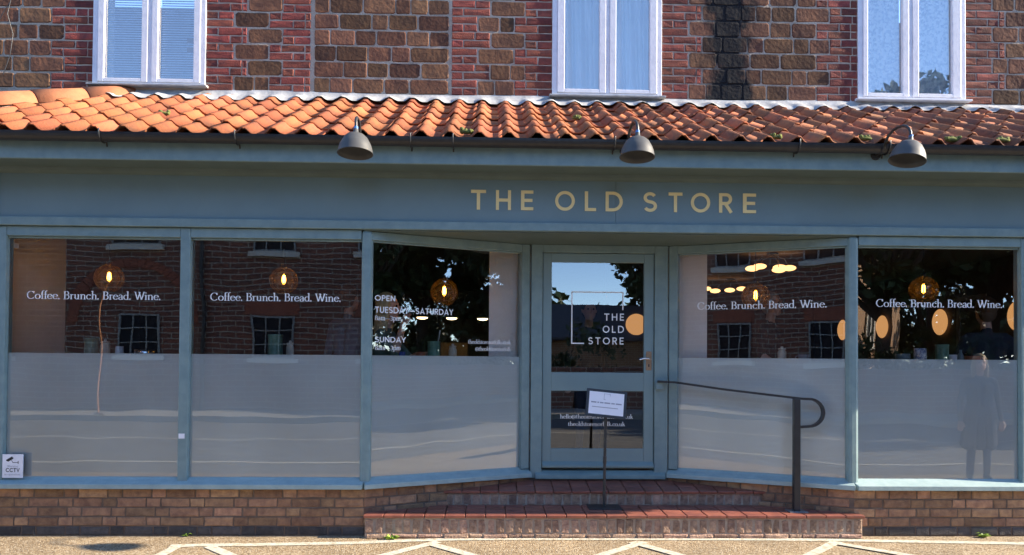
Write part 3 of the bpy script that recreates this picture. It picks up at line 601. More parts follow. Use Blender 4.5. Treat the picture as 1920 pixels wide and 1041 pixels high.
# windows
lace = mat('lace_net', (.86, .88, .9), (.55, .6, .68), rough=.9, ns=26, mixr=(.46, .58))
voile = mat('white_voile', (.86, .88, .9), (.8, .83, .86), rough=.9, ns=3)
blind_m = mat('pale_blind', (.66, .70, .76), rough=.6)
GL = [((196, 266), (297, 364), 150), ((1059, 1124), (1155, 1218), 170), ((1625, 1690), (1720, 1783), 177)]
for wi, ((a, b_, z), (g1, g2, gb)) in enumerate(zip(WIN, GL)):
    zb = [4.146, 4.118, 4.132][wi]; gx = [wx(g1[0]), wx(g1[1]), wx(g2[0]), wx(g2[1])]; mid = (gx[1]+gx[2])/2
    fm = MB().box(a, a+.05, -.015, .08, z+.002, WTOP-.01).box(b_-.05, b_, -.015, .08, z+.002, WTOP-.01).box(a+.0502, b_-.0502, -.0145, .08, z+.002, z+.026).box(mid-.018, mid+.018, -.0148, .08, z+.0262, WTOP-.01)
    wn = fm.build('casement_window', wframe, house, None, .004); tag(wn, ['white casement window with pale slatted blind', 'white casement window with draped voile curtains', 'white casement window with patterned net curtain'][wi])
    MB().prism([(-.075, z-.022), (-.075, z-.006), (-.016, z+.0015), (.04, z+.0015), (.04, z-.022)], a-.03, b_+.03).build('sill', wframe if wi == 2 else lead, wn, None, .003)
    for s0, s1, x0, x1 in ((a+.0505, mid-.0185, gx[0], gx[1]), (mid+.0185, b_-.0505, gx[2], gx[3])):
        sb = MB().box(s0, x0, -.022, .03, z+.0275, WTOP-.02).box(x1, s1, -.022, .03, z+.0275, WTOP-.02).box(x0+.0002, x1-.0002, -.0215, .03, z+.0275, zb)
        sb.build('sash', wframe, wn, None, .005)
        MB().add([(x0, .012, zb), (x1, .012, zb), (x1, .012, WTOP-.02), (x0, .012, WTOP-.02)], [(0, 1, 2, 3)]).build('pane', up_glass, wn)
        cb = MB()
        if wi == 0:
            zz = zb+.012
            while zz < WTOP-.1:
                if not (x0 > mid and any(abs(zz-q) < .02 for q in (4.46, 4.55))): cb.add([(x0+.003, .05, zz), (x1-.003, .05, zz), (x1-.003, .066, zz+.021), (x0+.003, .066, zz+.021)], [(0, 1, 2, 3)])
                else: cb.add([(x0+.003, .05, zz), (x1-.095, .05, zz), (x1-.095, .066, zz+.021), (x0+.003, .066, zz+.021)], [(0, 1, 2, 3)])
                zz += .0235
            cb.build('blind', blind_m, wn)
        else:
            nx, nz = 60, 12; v = []
            for j in range(nz+1):
                for i in range(nx+1):
                    t = i/nx; zz = zb+.01+(WTOP-.05-zb)*j/nz
                    dp = (.035*math.sin(t*16+.9*math.sin(j*.4)) + .016*math.sin(t*37+j*.3)) if wi == 1 else .004*math.sin(t*30)
                    if j == 0 and wi == 2: zz += .012*abs(math.sin(t*19))
                    v.append((x0-.02+(x1-x0+.04)*t, .09+dp, zz))
            cb.add(v, [(j*(nx+1)+i, j*(nx+1)+i+1, (j+1)*(nx+1)+i+1, (j+1)*(nx+1)+i) for j in range(nz) for i in range(nx)], 0, True)
            cb.build('curtain', voile if wi == 1 else lace, wn)
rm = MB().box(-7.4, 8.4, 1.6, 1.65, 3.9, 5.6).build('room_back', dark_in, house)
MB().tube([(wx(22), -.02, 4.95), (wx(14), -.024, 4.75), (wx(25), -.022, 4.55), (wx(20), -.02, 4.35), (wx(8), -.02, 4.16)], .004, 6).build('loose_cable', iron, house)
MB().tube([(wx(-8), -.02, 4.62), (wx(8), -.024, 4.78), (wx(18), -.022, 4.86)], .004, 6).build('loose_cable', iron, house)

# ------------------------------------------------------------------ gooseneck lamps
def lamp(x, y, zt, tilt, label, yaw=0.):
    e = empty('gooseneck_lamp', label, 'wall lamp', (x, -.345, 3.0), 0, 'gooseneck lamps over the shop sign')
    d = y+.345     # shade centre offset (negative = out)
    m = MB(); m.tube([(-.02, 0, .055), (-.02, -.012, .055)], [.04, .036], 16); m.build('wall_plate', iron, e)
    ax = -yaw
    pts = [(-.02, -.01, .055), (-.02, -.075, .055), (-.02, -.125, .075), (-.018, -.15, .12)]
    hz = zt-3.0
    for i in range(9):
        a = math.pi*i/8; pts.append((-.018+(.018+ax)*i/8, -.15+(d+.15)*(1-math.cos(a))/2, hz-.07+.075*math.sin(a)))
    pts += [(ax, d, hz-.12)]
    MB().tube(pts, .011, 10).build('arm', iron, e)
    T = Matrix.Translation((ax, d, hz-.12)) @ Matrix.Rotation(tilt, 4, 'Y') @ Matrix.Rotation(-.10, 4, 'X')
    sh = MB(); prof = [(.016, .012), (.02, -.012), (.026, -.02), (.06, -.034), (.085, -.058), (.103, -.092), (.1065, -.098), (.118, -.13), (.124, -.165), (.127, -.172), (.123, -.172), (.116, -.135), (.10, -.095), (.082, -.062), (.055, -.04), (.0, -.03)]
    sh.lathe(prof, n=40); sh.build('lamp_shade', shade_m, e, T)
    MB().tube([(0, 0, .03), (0, 0, .0)], .0155, 10).build('blue_collar', mat('blue_tape', (.05, .2, .5), rough=.5), e, T)
    return e
lamp(-.975, -.75, 3.18, 0, 'leftmost grey gooseneck lamp, left of the gold sign lettering')
lamp(1.045, -.75, 3.185, R(2), 'grey gooseneck lamp above the gold letter D of the sign')
lamp(3.02, -.75, 3.185, R(12), 'tilted grey gooseneck lamp at the right, over the right-hand post', -.025)

# ------------------------------------------------------------------ handrail, notice stand, signs
e = empty('handrail', 'black iron handrail with curled end beside the cafe steps', 'handrail', (2.545, .064, .19))
MB().box(-.026, .026, -.025, .025, .008, .935).build('post', iron, e, None, .004)
MB().box(-.075, .075, -.06, .06, .0, .008).build('base_plate', mat('galvanised', (.35, .36, .37), rough=.45, metal=.7), e, None, .002)
def flat(pts, w_=.042, t=.019):
    b = MB(); P = [Vector(p) for p in pts]; v = []
    for i, p in enumerate(P):
        tg = (P[min(i+1, len(P)-1)]-P[max(i-1, 0)]).normalized(); sd_ = Vector((0, 1, 0)); sd_ = (sd_-tg*sd_.dot(tg)).normalized(); n = tg.cross(sd_)
        v += [p+sd_*w_/2+n*t/2, p-sd_*w_/2+n*t/2, p-sd_*w_/2-n*t/2, p+sd_*w_/2-n*t/2]
    b.add(v, [(4*i+k, 4*i+(k+1) % 4, 4*i+4+(k+1) % 4, 4*i+4+k) for i in range(len(P)-1) for k in range(4)] + [(0, 3, 2, 1), tuple(len(v)-4+k for k in range(4))]); return b
rp = [(-1.04, .53, 1.055), (-.9, .46, 1.05), (-.5, .25, .995), (0, 0, .94), (.05, 0, .935)]
cu = [(.1+.125*math.sin(a), 0, .82+.115*math.cos(a)) for a in [math.pi*i/14 for i in range(15)]]
flat(rp+cu[1:]+[(.03, 0, .70)]).build('rail', iron, e)
MB().box(-1.06, -1.0, .515, .55, .985, 1.045).build('wall_bracket', teal_w, e)
e = empty('notice_stand', 'black notice stand with a tilted white printed sheet on the lower step', 'sign stand', (.965, .215, .191))
MB().box(-.14, .14, -.11, .11, 0, .008).build('base_plate', iron, e, None, .002)
MB().tube([(0, 0, .008), (.004, 0, .40), (.012, 0, .80)], .0125, 10).build('pole', iron, e)
MB().tube([(.003, 0, .37), (.0045, 0, .43)], .0155, 10).build('collar', iron, e)
TS = Matrix.Translation((.012, -.015, .875)) @ Matrix.Rotation(R(5.6), 4, 'Y') @ Matrix.Rotation(-.22, 4, 'X')
MB().box(-.172, .172, -.006, .006, -.118, .118).build('sign_frame', iron, e, TS, .003)
sh = MB().add([(-.148, -.0075, -.095), (.148, -.0075, -.095), (.148, -.0075, .095), (-.148, -.0075, .095)], [(0, 1, 2, 3)]).build('notice_sheet', paper, e, TS)
pr = MB()
for k, pts in enumerate(([(-.022, .082), (.028, .082)], [(-.022, .084), (-.022, .032)], [(-.024, .032), (-.008, .032)], [(.028, .084), (.028, .064)])): stroke_mesh(pr, pts, lambda t: .003, .0001*k, 1, 1, 0, 0, -.0082)
x = -.13
for wd in (.045, .014, .03, .05, .03, .05):
    stroke_mesh(pr, [(x, .004), (x+wd, .004)], lambda t: .011, .0002, 1, 1, 0, 0, -.0082); x += wd+.008
stroke_mesh(pr, [(-.12, -.035), (.1, -.035)], lambda t: .006, .0002, 1, 1, 0, 0, -.0082)
pr.build('print', ink_g, sh, TS)
e = empty('cctv_sign', 'small white CCTV warning sign at the bottom left window corner', 'sign', (-3.803, -.005, .463))
cs = MB().box(-.08, .08, -.004, .004, .0, .187).build('sign_plate', mat('sign_white', (.78, .79, .86), rough=.4), e, None, .0)
p_ = MB()
p_.add([(-.052, -.0046, .142), (-.005, -.0046, .170), (.008, -.0046, .156), (.004, -.0046, .150), (-.034, -.0046, .128), (-.05, -.0046, .136)], [(0, 5, 4, 3, 2, 1)])
stroke_mesh(p_, [(-.008, .14), (.002, .122), (.042, .122)], lambda t: .004, .0002, 1, 1, 0, 0, -.0046); stroke_mesh(p_, [(.044, .112), (.044, .133)], lambda t: .006, .0004, 1, 1, 0, 0, -.0046)
text('CCTV', 'sans', -.052, .056, .046, .031, -.0046, .12, .19).build('lettering', ink, cs)
p_.build('camera_symbol', ink, cs)
p_ = MB()
for s, a, b_, z, c in (('Warning', -.042, .045, .086, .014), ('in operation', -.062, .064, .022, .013)):
    t = text(s, 'serif', a, b_, z, c, -.0046); p_.add(t.v, t.f)
p_.build('print', ink_g, cs)
m = MB().box(-.028, .02, -.002, .0, -.02, .02).build('paper_scrap', paper); m.location = (-2.475, -.001, .80); tag(m, 'torn white paper scrap stuck on the window post', 'paper')

# ------------------------------------------------------------------ weeds
def weedp(x, y, s, nl, label):
    m = MB()
    for i in range(nl):
        a = random.uniform(0, 6.28); l = s*random.uniform(.6, 1); w_ = l*.22; tz = random.uniform(.35, 1.)
        d = Vector((math.cos(a), math.sin(a)*.6, 0)); n = Vector((-d.y, d.x, 0)); z = Vector((0, 0, 1))
        p = [Vector((0, 0, .0)), d*l*.5+z*l*.55*tz-n*w_, d*l*.5+z*l*.55*tz+n*w_, d*l+z*l*.45*tz]
        m.add(p, [(0, 1, 3, 2)])
    o = m.build('weed', weed); o.location = (x, y, 0); return tag(o, label, 'plant', 'weeds at the wall foot')
weedp(-.775, -.125, .075, 30, 'bright green weed at the left foot of the entrance steps')
weedp(4.06, -.04, .075, 26, 'bright green weed at the foot of the right-hand plinth')
weedp(-2.42, -.02, .06, 6, 'thin grass tuft at the foot of the left plinth')

# ------------------------------------------------------------------ interior
FZ = .372
tag(MB().box(-7, 7, .9, 9, .2, FZ).build('cafe_floor', floor_in), kind='structure')
tag(MB().box(-7, 7, .12, 9, 2.80, 2.86).build('cafe_ceiling', mat('cafe_ceiling_paint', (.10, .085, .075), rough=.9)), kind='structure')
for nme, bx in (('cafe_back_wall', (-7, 7, 8.9, 9, FZ, 2.8)), ('cafe_side_wall', (-7.1, -7, .2, 9, FZ, 2.8)), ('cafe_side_wall', (6.6, 6.7, .2, 9, FZ, 2.8))):
    tag(MB().box(*bx).build(nme, dark_in), kind='structure')
tag(MB().box(XL, -1.06, .105, .2, 2.405, 2.80).box(3.05, XR, .105, .2, 2.405, 2.80).slab([(-1.06, .12), (-1.0, .12), (.36, .745), (1.6, .745), (2.98, .12), (3.05, .12), (3.05, .2), (1.64, .83), (.32, .83), (-1.06, .2)], 2.484, 2.80).build('window_head_wall', dark_in), kind='structure')
for nme, bx in (('wall_nib', (-4.5, -3.965, .16, .97, FZ, 2.80)), ('door_nib', (-.02, .36, .735, .80, FZ, 2.80)), ('door_nib', (1.615, 1.99, .735, .80, FZ, 2.80))):
    tag(MB().box(*bx).build(nme, white), kind='structure')
tag(MB().box(-1.0, .0, 8.2, 8.88, FZ, 2.2).build('service_shelf', wood), 'tall dark wooden shelf unit at the back of the cafe', 'shelf')
for x0, x1, lb in ((-3.6, -1.3, 'long window bar table behind the two left-hand panes'), (-.75, -.12, 'narrow window bar table behind the opening-hours pane'), (3.1, 4.3, 'window bar table behind the right-hand pane'), (2.3, 2.85, 'short window bar table behind the pane beside the handrail')):
    y0 = .16 if x0 > 3 or x0 < -1 else .50
    if x0 == 2.3: y0 = .52
    t_ = empty('bar_table', lb, 'table', ((x0+x1)/2, y0+.2, FZ)); hw = (x1-x0)/2
    MB().box(-hw, hw, -.2, .2, 1.01, 1.05).build('table_top', wood, t_, None, .004)
    for sx in (-1, 1):
        for sy in (-1, 1): MB().box(sx*(hw-.05)-.03, sx*(hw-.05)+.03, sy*.16-.025, sy*.16+.025, 0, 1.01).build('leg', wood, t_)
TZ = FZ+1.05
fil = emis('filament', (1, .6, .13), 9.)
for x, z, lb in ((-3.39, 2.129, 'leftmost of the five amber globe pendants'), (-1.853, 2.122, 'amber globe pendant in the second pane from the left'), (-.423, 2.032, 'amber globe pendant above the opening hours'), (2.401, 2.021, 'amber globe pendant above the handrail pane'), (3.953, 2.095, 'rightmost of the five amber globe pendants')):
    p_ = empty('globe_pendant', lb, 'pendant lamp', (x, .62, z), 0, 'amber globe pendants')
    MB().tube([(0, 0, .13), (0, 0, 2.80-z)], .0035, 6).build('cord', black, p_)
    MB().lathe([(0, .16), (.022, .155), (.022, .11), (.0, .1)], n=16).build('cap', black, p_)
    MB().sphere((0, 0, 0), .125, 28, 18).build('globe', amber, p_)
    f_ = MB(); f_.lathe([(.0, .075), (.014, .07), (.024, .03), (.026, 0), (.018, -.03), (0, -.042)], n=12); 
    for k in range(4): a = k*math.pi/2; MB
    f_.build('bulb', glass('bulb_glass', .02, (1, .85, .55)) if 'bulb_glass' not in MATS else MATS['bulb_glass'], p_)
    q = MB()
    for k in range(4):
        a = k*math.pi/2+.4; q.tube([(math.cos(a)*.009, math.sin(a)*.009, .05), (math.cos(a)*.014, math.sin(a)*.014, -.02)], .0042, 6)
    q.build('filament', fil, p_)
glow = emis('lit_disc', (1, .5, .18), .75)
for (cx, cy, cz), offs, lb in (((3.55, 3.2, 2.80), [(-.26, 0, -.2), (-.13, .1, -.16), (.06, -.05, -.22), (.13, .1, -.17), (.21, .0, -.19)], 'ceiling light with five glowing discs nearer the window'), ((4.0, 6.2, 2.80), [(-.42, 0, -.17), (-.25, .05, -.2), (-.02, 0, -.19), (.2, .05, -.16)], 'ceiling light with four glowing discs further back')):
    c_ = empty('cluster_light', lb, 'ceiling light', (cx, cy, cz)); MB().lathe([(0, 0), (.07, 0), (.07, -.03), (0, -.03)], n=20).build('ceiling_rose', black, c_)
    for o_ in offs:
        MB().tube([(0, 0, -.03), (o_[0]*.7, o_[1]*.7, -.07), (o_[0], o_[1], o_[2]+.02)], .005, 6).build('arm', black, c_)
        MB().sphere(o_, .085, 20, 10, sc=(1, 1, .42)).build('lit_disc', glow, c_)
for y, lb in ((.0, 0), (3.0, 'nearest of the round tan discs on the side wall'), (4.6, 'second round tan disc along the side wall'), (6.2, 'third round tan disc along the side wall'), (7.6, 'round tan disc at the far end of the side wall')):
    if not lb: continue
    o = MB(); o.lathe([(0, -.02), (.16, -.02), (.19, 0), (.16, .02), (0, .03)], n=28); q = o.build('round_tan_disc', cane_l, None, Matrix.Rotation(R(-90), 4, 'Y')); q.location = (6.56, y, 2.02); tag(q, lb, 'wall disc', 'round discs on the side wall')  # tan discs, given a glowing material to brighten them
o = MB(); o.lathe([(0, -.02), (.12, -.02), (.14, 0), (.12, .02), (0, .03)], n=28); q = o.build('round_tan_disc', cane_l, None, Matrix.Rotation(R(90), 4, 'X')); q.location = (1.9, 3.6, 1.9); tag(q, 'round tan disc seen through the door glass', 'wall disc')
tag(MB().box(1.5, 2.3, 3.63, 3.75, FZ, 2.8).build('inner_partition', mat('partition_dark', (.05, .045, .045), rough=.9)), kind='structure')
for y, lb in ((2.2, 'pale framed picture on the side wall near the window'), (3.9, 'dark framed picture further along the side wall')):
    p_ = empty('picture', lb, 'picture', (6.58, y, 1.55)); fr = MB()
    for a in ((-.3, .3, 0, .06), (-.3, .3, .74, .8), (-.3, -.24, .06, .74), (.24, .3, .06, .74)): fr.box(-.03, 0, a[0], a[1], a[2], a[3])
    fr.build('frame', mat('picture_frame', (.3, .28, .26), rough=.6), p_); MB().box(-.012, -.004, -.24, .24, .06, .74).build('print', mat('picture_print', (.09, .085, .09), (.05, .05, .055), rough=.6, ns=5), p_)
warm = emis('lit_dome', (1, .75, .38), 2.)
for i, x in enumerate((-.95, -.55, -.12)):
    d_ = empty('dome_pendant', ['left', 'middle', 'right'][i]+'most of three small lit domes over the counter' if i != 1 else 'middle of three small lit domes over the counter', 'pendant lamp', (x, 4.2+.1*i, 2.0), 0, 'dome pendants over the counter')
    MB().tube([(0, 0, .07), (0, 0, .8)], .004, 6).build('cord', black, d_); MB().lathe([(0, .075), (.03, .07), (.085, .02), (.1, 0)], n=20).build('shade', black, d_); MB().sphere((0, 0, -.003), .075, 16, 8, sc=(1, 1, .3)).build('bulb', warm, d_)
cnt_ = empty('service_counter', 'dark wooden service counter at the back of the cafe', 'counter', (-.5, 5.2, FZ)); MB().box(-1.6, 1.2, -.3, .3, 0, 1.05).build('body', wood, cnt_); MB().box(-1.65, 1.25, -.35, .35, 1.051, 1.09).build('top', mat('counter_top', (.2, .13, .08), rough=.5), cnt_)
tag(MB().box(-.75, -.35, 5.05, 5.35, FZ+1.091, FZ+1.3).build('bread_crate', mat('crate_wood', (.32, .2, .09), (.24, .14, .06), rough=.8, ns=9), None, None, .006), 'wooden crate standing on the service counter', 'crate')

# things on the window bar
def lat(name, prof, m, loc, label, cat, n=24, grp=None):
    o = MB(); o.lathe(prof, n=n); q = o.build(name, m); q.location = loc; return tag(q, label, cat, grp)
def tin(x, y, r, h, label): return lat('green_tin', [(0, 0), (r, 0), (r, h*.06), (r*.97, h*.08), (r*.97, h*.92), (r, h*.94), (r, h), (r*.93, h), (r*.93, h*.9), (0, h*.88)], glazed_green, (x, y, TZ), label, 'tin')
YB = .34
tin(-3.385, YB, .055, .17, 'green tin at the left end of the window bar'); tin(-1.84, YB, .062, .21, 'green tin in the second pane from the left')
tin(-.515, .66, .058, .17, 'green tin holding a striped straw'); tin(3.95, YB, .055, .17, 'dark green tin beside the blue and white mug')
def jar(x, y, label, r=.032, h=.1): return lat('storage_jar', [(0, 0), (r, 0), (r*1.05, h*.1), (r*1.05, h*.75), (r*.85, h*.85), (r*.85, h*.9), (r*.98, h*.91), (r*.98, h), (r*.3, h*1.02), (r*.35, h*1.12), (0, h*1.15)], cream, (x, y, TZ), label, 'jar')
jar(-3.27, YB, 'cream lidded jar beside the leftmost green tin', .036, .14); jar(-1.715, YB, 'cream jar in the second pane from the left', .03, .14); jar(-.345, .66, 'cream jar right of the striped straw', .034, .13); jar(2.66, .66, 'cream jar behind the handrail pane', .036, .13)
def cup(name, x, y, m, label, r=.045, h=.06, saucer=True, handle=True):
    e_ = empty(name, label, 'cup', (x, y, TZ))
    MB().lathe([(0, .012), (r*.6, .012), (r*.95, .012+h*.4), (r, .012+h), (r*.93, .012+h), (r*.88, .012+h*.45), (0, .02)], n=24).build('bowl', m, e_)
    if handle: MB().tube([(-r*.9+(-.03)*math.sin(a), 0, .012+h*.5+h*.32*math.cos(a)) for a in [math.pi*i/8 for i in range(9)]], .005, 6).build('handle', m, e_)
    if saucer: MB().lathe([(0, 0), (r*.9, 0), (r*1.7, .011), (r*1.65, .013), (r*.8, .006), (0, .006)], n=28).build('saucer', vinyl, e_)
    return e_
cup('terracotta_cup', -.63, .62, terra, 'terracotta cup on a white saucer behind the opening hours'); cup('blue_cup', -.80, .60, blue_g, 'blue cup in front of the seated blonde woman', .04, .06, False)
cup('grey_cup', 2.86, .66, greyblue, 'grey-blue cup on a saucer next to the right splay post', .05, .065); cup('grey_bowl', 3.60, YB, greyblue, 'grey-blue bowl on a white saucer left of the printed mug', .062, .075, True, False)
cup('terracotta_bowl', 4.225, YB, terra, 'low terracotta bowl at the right end of the bar', .065, .06, False, False); cup('white_cup', 4.03, YB-.03, vinyl, 'small white cup beside the dark green tin', .032, .07, False)
lat('printed_mug', [(0, 0), (.048, 0), (.05, .01), (.05, .135), (.046, .135), (.045, .02), (0, .015)], delft, (3.755, YB, TZ), 'tall white mug with blue printed scene', 'mug')
lat('small_bottle', [(0, 0), (.024, 0), (.026, .01), (.026, .07), (.012, .1), (.012, .125), (0, .125)], greyblue, (4.115, YB, TZ), 'small dark bottle with pale label', 'bottle')
lat('steel_bowl', [(0, 0), (.07, 0), (.09, .02), (.095, .075), (.092, .075), (.085, .02), (0, .01)], chrome, (-2.93, YB, TZ), 'shiny steel bowl on the left window bar', 'bowl')
q = MB(); q.lathe([(0, .0), (.05, .0), (.032, .05), (.03, .1), (.0, .1)], n=16); o = q.build('white_holder', vinyl); o.location = (-3.15, YB, TZ); tag(o, 'small white ceramic holder between jar and steel bowl', 'holder')
st_ = MB(); st_.tube([(-.495, .66, TZ+.05), (-.46, .66, TZ+.27)], .006, 8); 
tag(st_.build('paper_straw', mat('striped_straw', (.8, .8, .8), (.02, .02, .02), rough=.6, ns=2)), 'black and white straw leaning in the green tin', 'straw')
# ------------------------------------------------------------------ people
CL = {}
def cloth(n, c, c2=None): return mat('cloth_'+n, c, c2, rough=.9, ns=20)
def caps(b, a, c, ra, rc, n=10, m=7):
    a, c = Vector(a), Vector(c); L = (c-a).length; k = max(2, int(L/(min(ra, rc)*.55))+1)
    for i in range(k+1): t = i/k; b.sphere(a.lerp(c, t), ra+(rc-ra)*t, n, m)
def person(label, loc, rz, sit, top, legs, hair, hair_kind, arms, scale=1., skirt=None, sleeves=True, gaze=0., vox=.0085):
    root = empty('person', label, 'person', loc, rz); root.scale = (scale,)*3
    hz = .80 if sit else .93; S = []   # segments: a, b, ra, rb, material (0 skin 1 top 2 legs 3 shoe)
    def seg(a, c, ra, rc, m): S.append((a, c, ra, rc, m))
    sh = hz+.50
    for x in (-.075, .075): seg((x, 0, hz), (x*.8, .0, hz+.18), .105, .095, 1 if not skirt else 1)
    for x in (-.08, .08): seg((x*.8, 0, hz+.18), (x, -.005, hz+.38), .092, .098, 1)
    seg((-.15, 0, sh-.03), (.15, 0, sh-.03), .06, .06, 1); seg((0, .0, sh-.02), (0, -.005, sh+.05), .058, .05, 1)
    seg((0, -.005, sh+.04), (0, -.02, sh+.14), .05, .048, 0)
    hc = Vector((0, -.03, sh+.235))
    for s in (-1, 1):
        hip = (s*.09, 0, hz-.02)
        if sit: kn = (s*.12, -.40, hz+.02); an = (s*.11, -.33, hz-.42); toe = (s*.12, -.47, hz-.48)
        else: kn = (s*.10, -.02, .50); an = (s*.10, .02, .09); toe = (s*.12, -.12, .035)
        seg(hip, kn, .092, .064, 2); seg(kn, an, .062, .044, 2); seg((an[0], an[1]+.03, an[2]-.03), toe, .042, .034, 3)
        el, wr = arms[0 if s < 0 else 1]; shd = (s*.185, 0, sh-.045)
        seg(shd, el, .052, .042, 1); fm = 1 if sleeves else 0
        seg(el, wr, .041, .029, fm)
        e, w_ = Vector(el), Vector(wr); d = (w_-e).normalized(); pal = w_+d*.075
        sdv = d.cross(Vector((0, 0, 1))); sdv = sdv.normalized() if sdv.length > .1 else Vector((1, 0, 0)); nv = d.cross(sdv).normalized()
        for q in (-.024, .0, .024): seg(w_+sdv*q*.5, pal+sdv*q, .017, .015, 0)
        for q, l in ((-.031, .055), (-.011, .07), (.011, .074), (.031, .064)):
            k1 = pal+sdv*q+d*l*.5+nv*.006; seg(pal+sdv*q, k1, .0105, .0095, 0); seg(k1, k1+d*l*.42+nv*.022, .0095, .0085, 0)
        tb = w_+d*.025+sdv*.026; seg(tb, tb+d*.03+sdv*.02, .012, .011, 0); seg(tb+d*.03+sdv*.02, tb+d*.058+sdv*.026+nv*.012, .011, .009, 0)
    if skirt:
        for x in (-.09, 0, .09): seg((x*.9, 0, hz+.05), (x*1.35, .0, skirt), .11, .125, 1)
    b = MB()
    for a, c, ra, rc, m in S: caps(b, a, c, ra, rc)
    g_ = Matrix.Rotation(gaze, 4, 'Z'); H = lambda p: hc+(g_ @ Vector(p))
    b.sphere(H((0, .012, .015)), .1, 20, 14, sc=(.80, .98, 1.08)); b.sphere(H((0, -.025, -.045)), .078, 14, 10, sc=(.88, .84, .95)); b.sphere(H((0, -.05, -.09)), .04, 10, 8)
    caps(b, H((0, -.085, .012)), H((0, -.108, -.022)), .010, .015); b.sphere(H((0, -.083, -.058)), .016, 10, 8, sc=(1.5, .8, .6)); b.sphere(H((0, -.076, .03)), .02, 10, 8, sc=(2.2, .7, .6))
    for s in (-1, 1): b.sphere(H((s*.082, .012, -.005)), .024, 10, 8, sc=(.45, .8, 1.2))
    me = b.mesh('body', [skin, top, legs, black]); o = bpy.data.objects.new('body', me); col.objects.link(o)
    r = o.modifiers.new('r', 'REMESH'); r.mode = 'VOXEL'; r.voxel_size = vox; r.use_smooth_shade = True
    s_ = o.modifiers.new('s', 'SMOOTH'); s_.factor = .5; s_.iterations = 3
    dg = bpy.context.evaluated_depsgraph_get(); nm = bpy.data.meshes.new_from_object(o.evaluated_get(dg)); bpy.data.objects.remove(o)
    nm.materials.clear()
    for mm in (skin, top, legs, black): nm.materials.append(mm)
    n = len(nm.polygons); ct = np.empty(n*3, 'f'); nm.polygons.foreach_get('center', ct); ct = ct.reshape(-1, 3)
    best = np.linalg.norm(ct-np.array(hc), axis=1)-.105; mi = np.zeros(n, 'i')
    for a, c, ra, rc, m in S:
        a, c = np.array(a), np.array(c); d = c-a; t = np.clip(((ct-a)@d)/max(d@d, 1e-9), 0, 1); ds = np.linalg.norm(ct-(a+t[:, None]*d), axis=1)-(ra+(rc-ra)*t)
        k = ds < best; best[k] = ds[k]; mi[k] = m
    nm.polygons.foreach_set('material_index', mi); nm.polygons.foreach_set('use_smooth', np.ones(n, bool)); nm.name = 'body'
    body = bpy.data.objects.new('body', nm); col.objects.link(body); body.parent = root
    ey = MB()
    for s in (-1, 1): ey.sphere(H((s*.031, -.078, .008)), .0115, 10, 8)
    ey.build('eyes', mat('eye', (.03, .025, .02), rough=.2), root)
    hb = MB(); hb.sphere(H((0, .028, .035)), .108, 18, 12, sc=(.86, .95, .98))
    hb.sphere(H((0, .05, -.02)), .085, 16, 10, sc=(.92, .75, 1.05))
    if hair_kind == 'long':
        for i in range(34):
            a = math.pi*(-.12+1.24*i/33); x, y = math.cos(a)*.088, .025+math.sin(a)*.085; w_ = random.uniform(-.012, .012)
            caps(hb, H((x*.8, y*.8, .07)), H((x+w_, y, -.07)), .022, .02); caps(hb, H((x+w_, y, -.07)), H((x*1.12, y*1.05+.01, -.23+random.uniform(-.03, .02))), .02, .011)
    elif hair_kind == 'cap':
        hb.sphere(H((0, -.07, .075)), .06, 14, 8, sc=(1.15, 1.0, .22))
    # keep the face clear
    hb.v = [p if not (hair_kind != 'cap' and (g_.inverted() @ (Vector(p)-hc)).y < -.045 and (g_.inverted() @ (Vector(p)-hc)).z < .075) else tuple(hc+g_ @ Vector(((g_.inverted() @ (Vector(p)-hc)).x, -.03, (g_.inverted() @ (Vector(p)-hc)).z))) for p in hb.v]
    hb.build('hair' if hair_kind != 'cap' else 'cap', hair, root)
    return root
def stool(x, y, label):
    e_ = empty('bar_stool', label, 'stool', (x, y, FZ)); MB().lathe([(0, .68), (.17, .68), (.18, .7), (.17, .72), (0, .725)], n=24).build('seat', wood, e_)
    for i in range(4): a = math.pi/4+i*math.pi/2; MB().tube([(math.cos(a)*.12, math.sin(a)*.12, .68), (math.cos(a)*.2, math.sin(a)*.2, 0)], .014, 8).build('leg', iron, e_)
blonde = mat('blonde_hair', (.52, .40, .22), (.36, .26, .13), rough=.5, ns=40, stretch=(4, 4, .4)); brown = mat('brown_hair', (.09, .05, .03), rough=.5); greyh = mat('grey_hair', (.3, .28, .26), rough=.6)
navy = cloth('navy', (.02, .025, .05)); blk = cloth('black', (.018, .018, .02)); stripe = cloth('green_stripe', (.06, .10, .09), (.10, .14, .13)); jean = cloth('jeans', (.06, .09, .16)); sgrey = cloth('blue_grey', (.13, .16, .2))
hang = ((-.24, .02, 1.10), (-.25, -.06, .86)), ((.24, .02, 1.10), (.25, -.06, .86))
person('blonde woman in a striped top resting her chin on her hand', (-.97, .80, FZ), R(82), True, stripe, jean, blonde, 'long', (((-.23, -.15, 1.10), (-.10, -.19, 1.36)), ((.24, -.17, 1.06), (.12, -.36, 1.10))), 1., None, False)
stool(-.97, .80, 'bar stool under the blonde woman')
person('man in a dark top and cap standing inside the door', (1.09, 2.2, FZ), R(5), False, blk, jean, blk, 'cap', hang, .97)
person('man in a black t-shirt standing behind the handrail pane', (2.92, 1.65, FZ), R(50), False, blk, jean, greyh, 'short', (((-.24, .0, 1.12), (-.20, -.20, .98)), ((.24, .02, 1.10), (.22, -.20, .96))), 1., None, False)
person('person in navy with their back to the far right window', (4.80, 1.0, FZ), R(170), True, navy, navy, brown, 'short', (((-.24, -.06, 1.08), (-.2, -.30, 1.08)), ((.24, -.06, 1.08), (.2, -.30, 1.08))), 1.02)
stool(4.80, 1.0, 'bar stool under the person in navy')
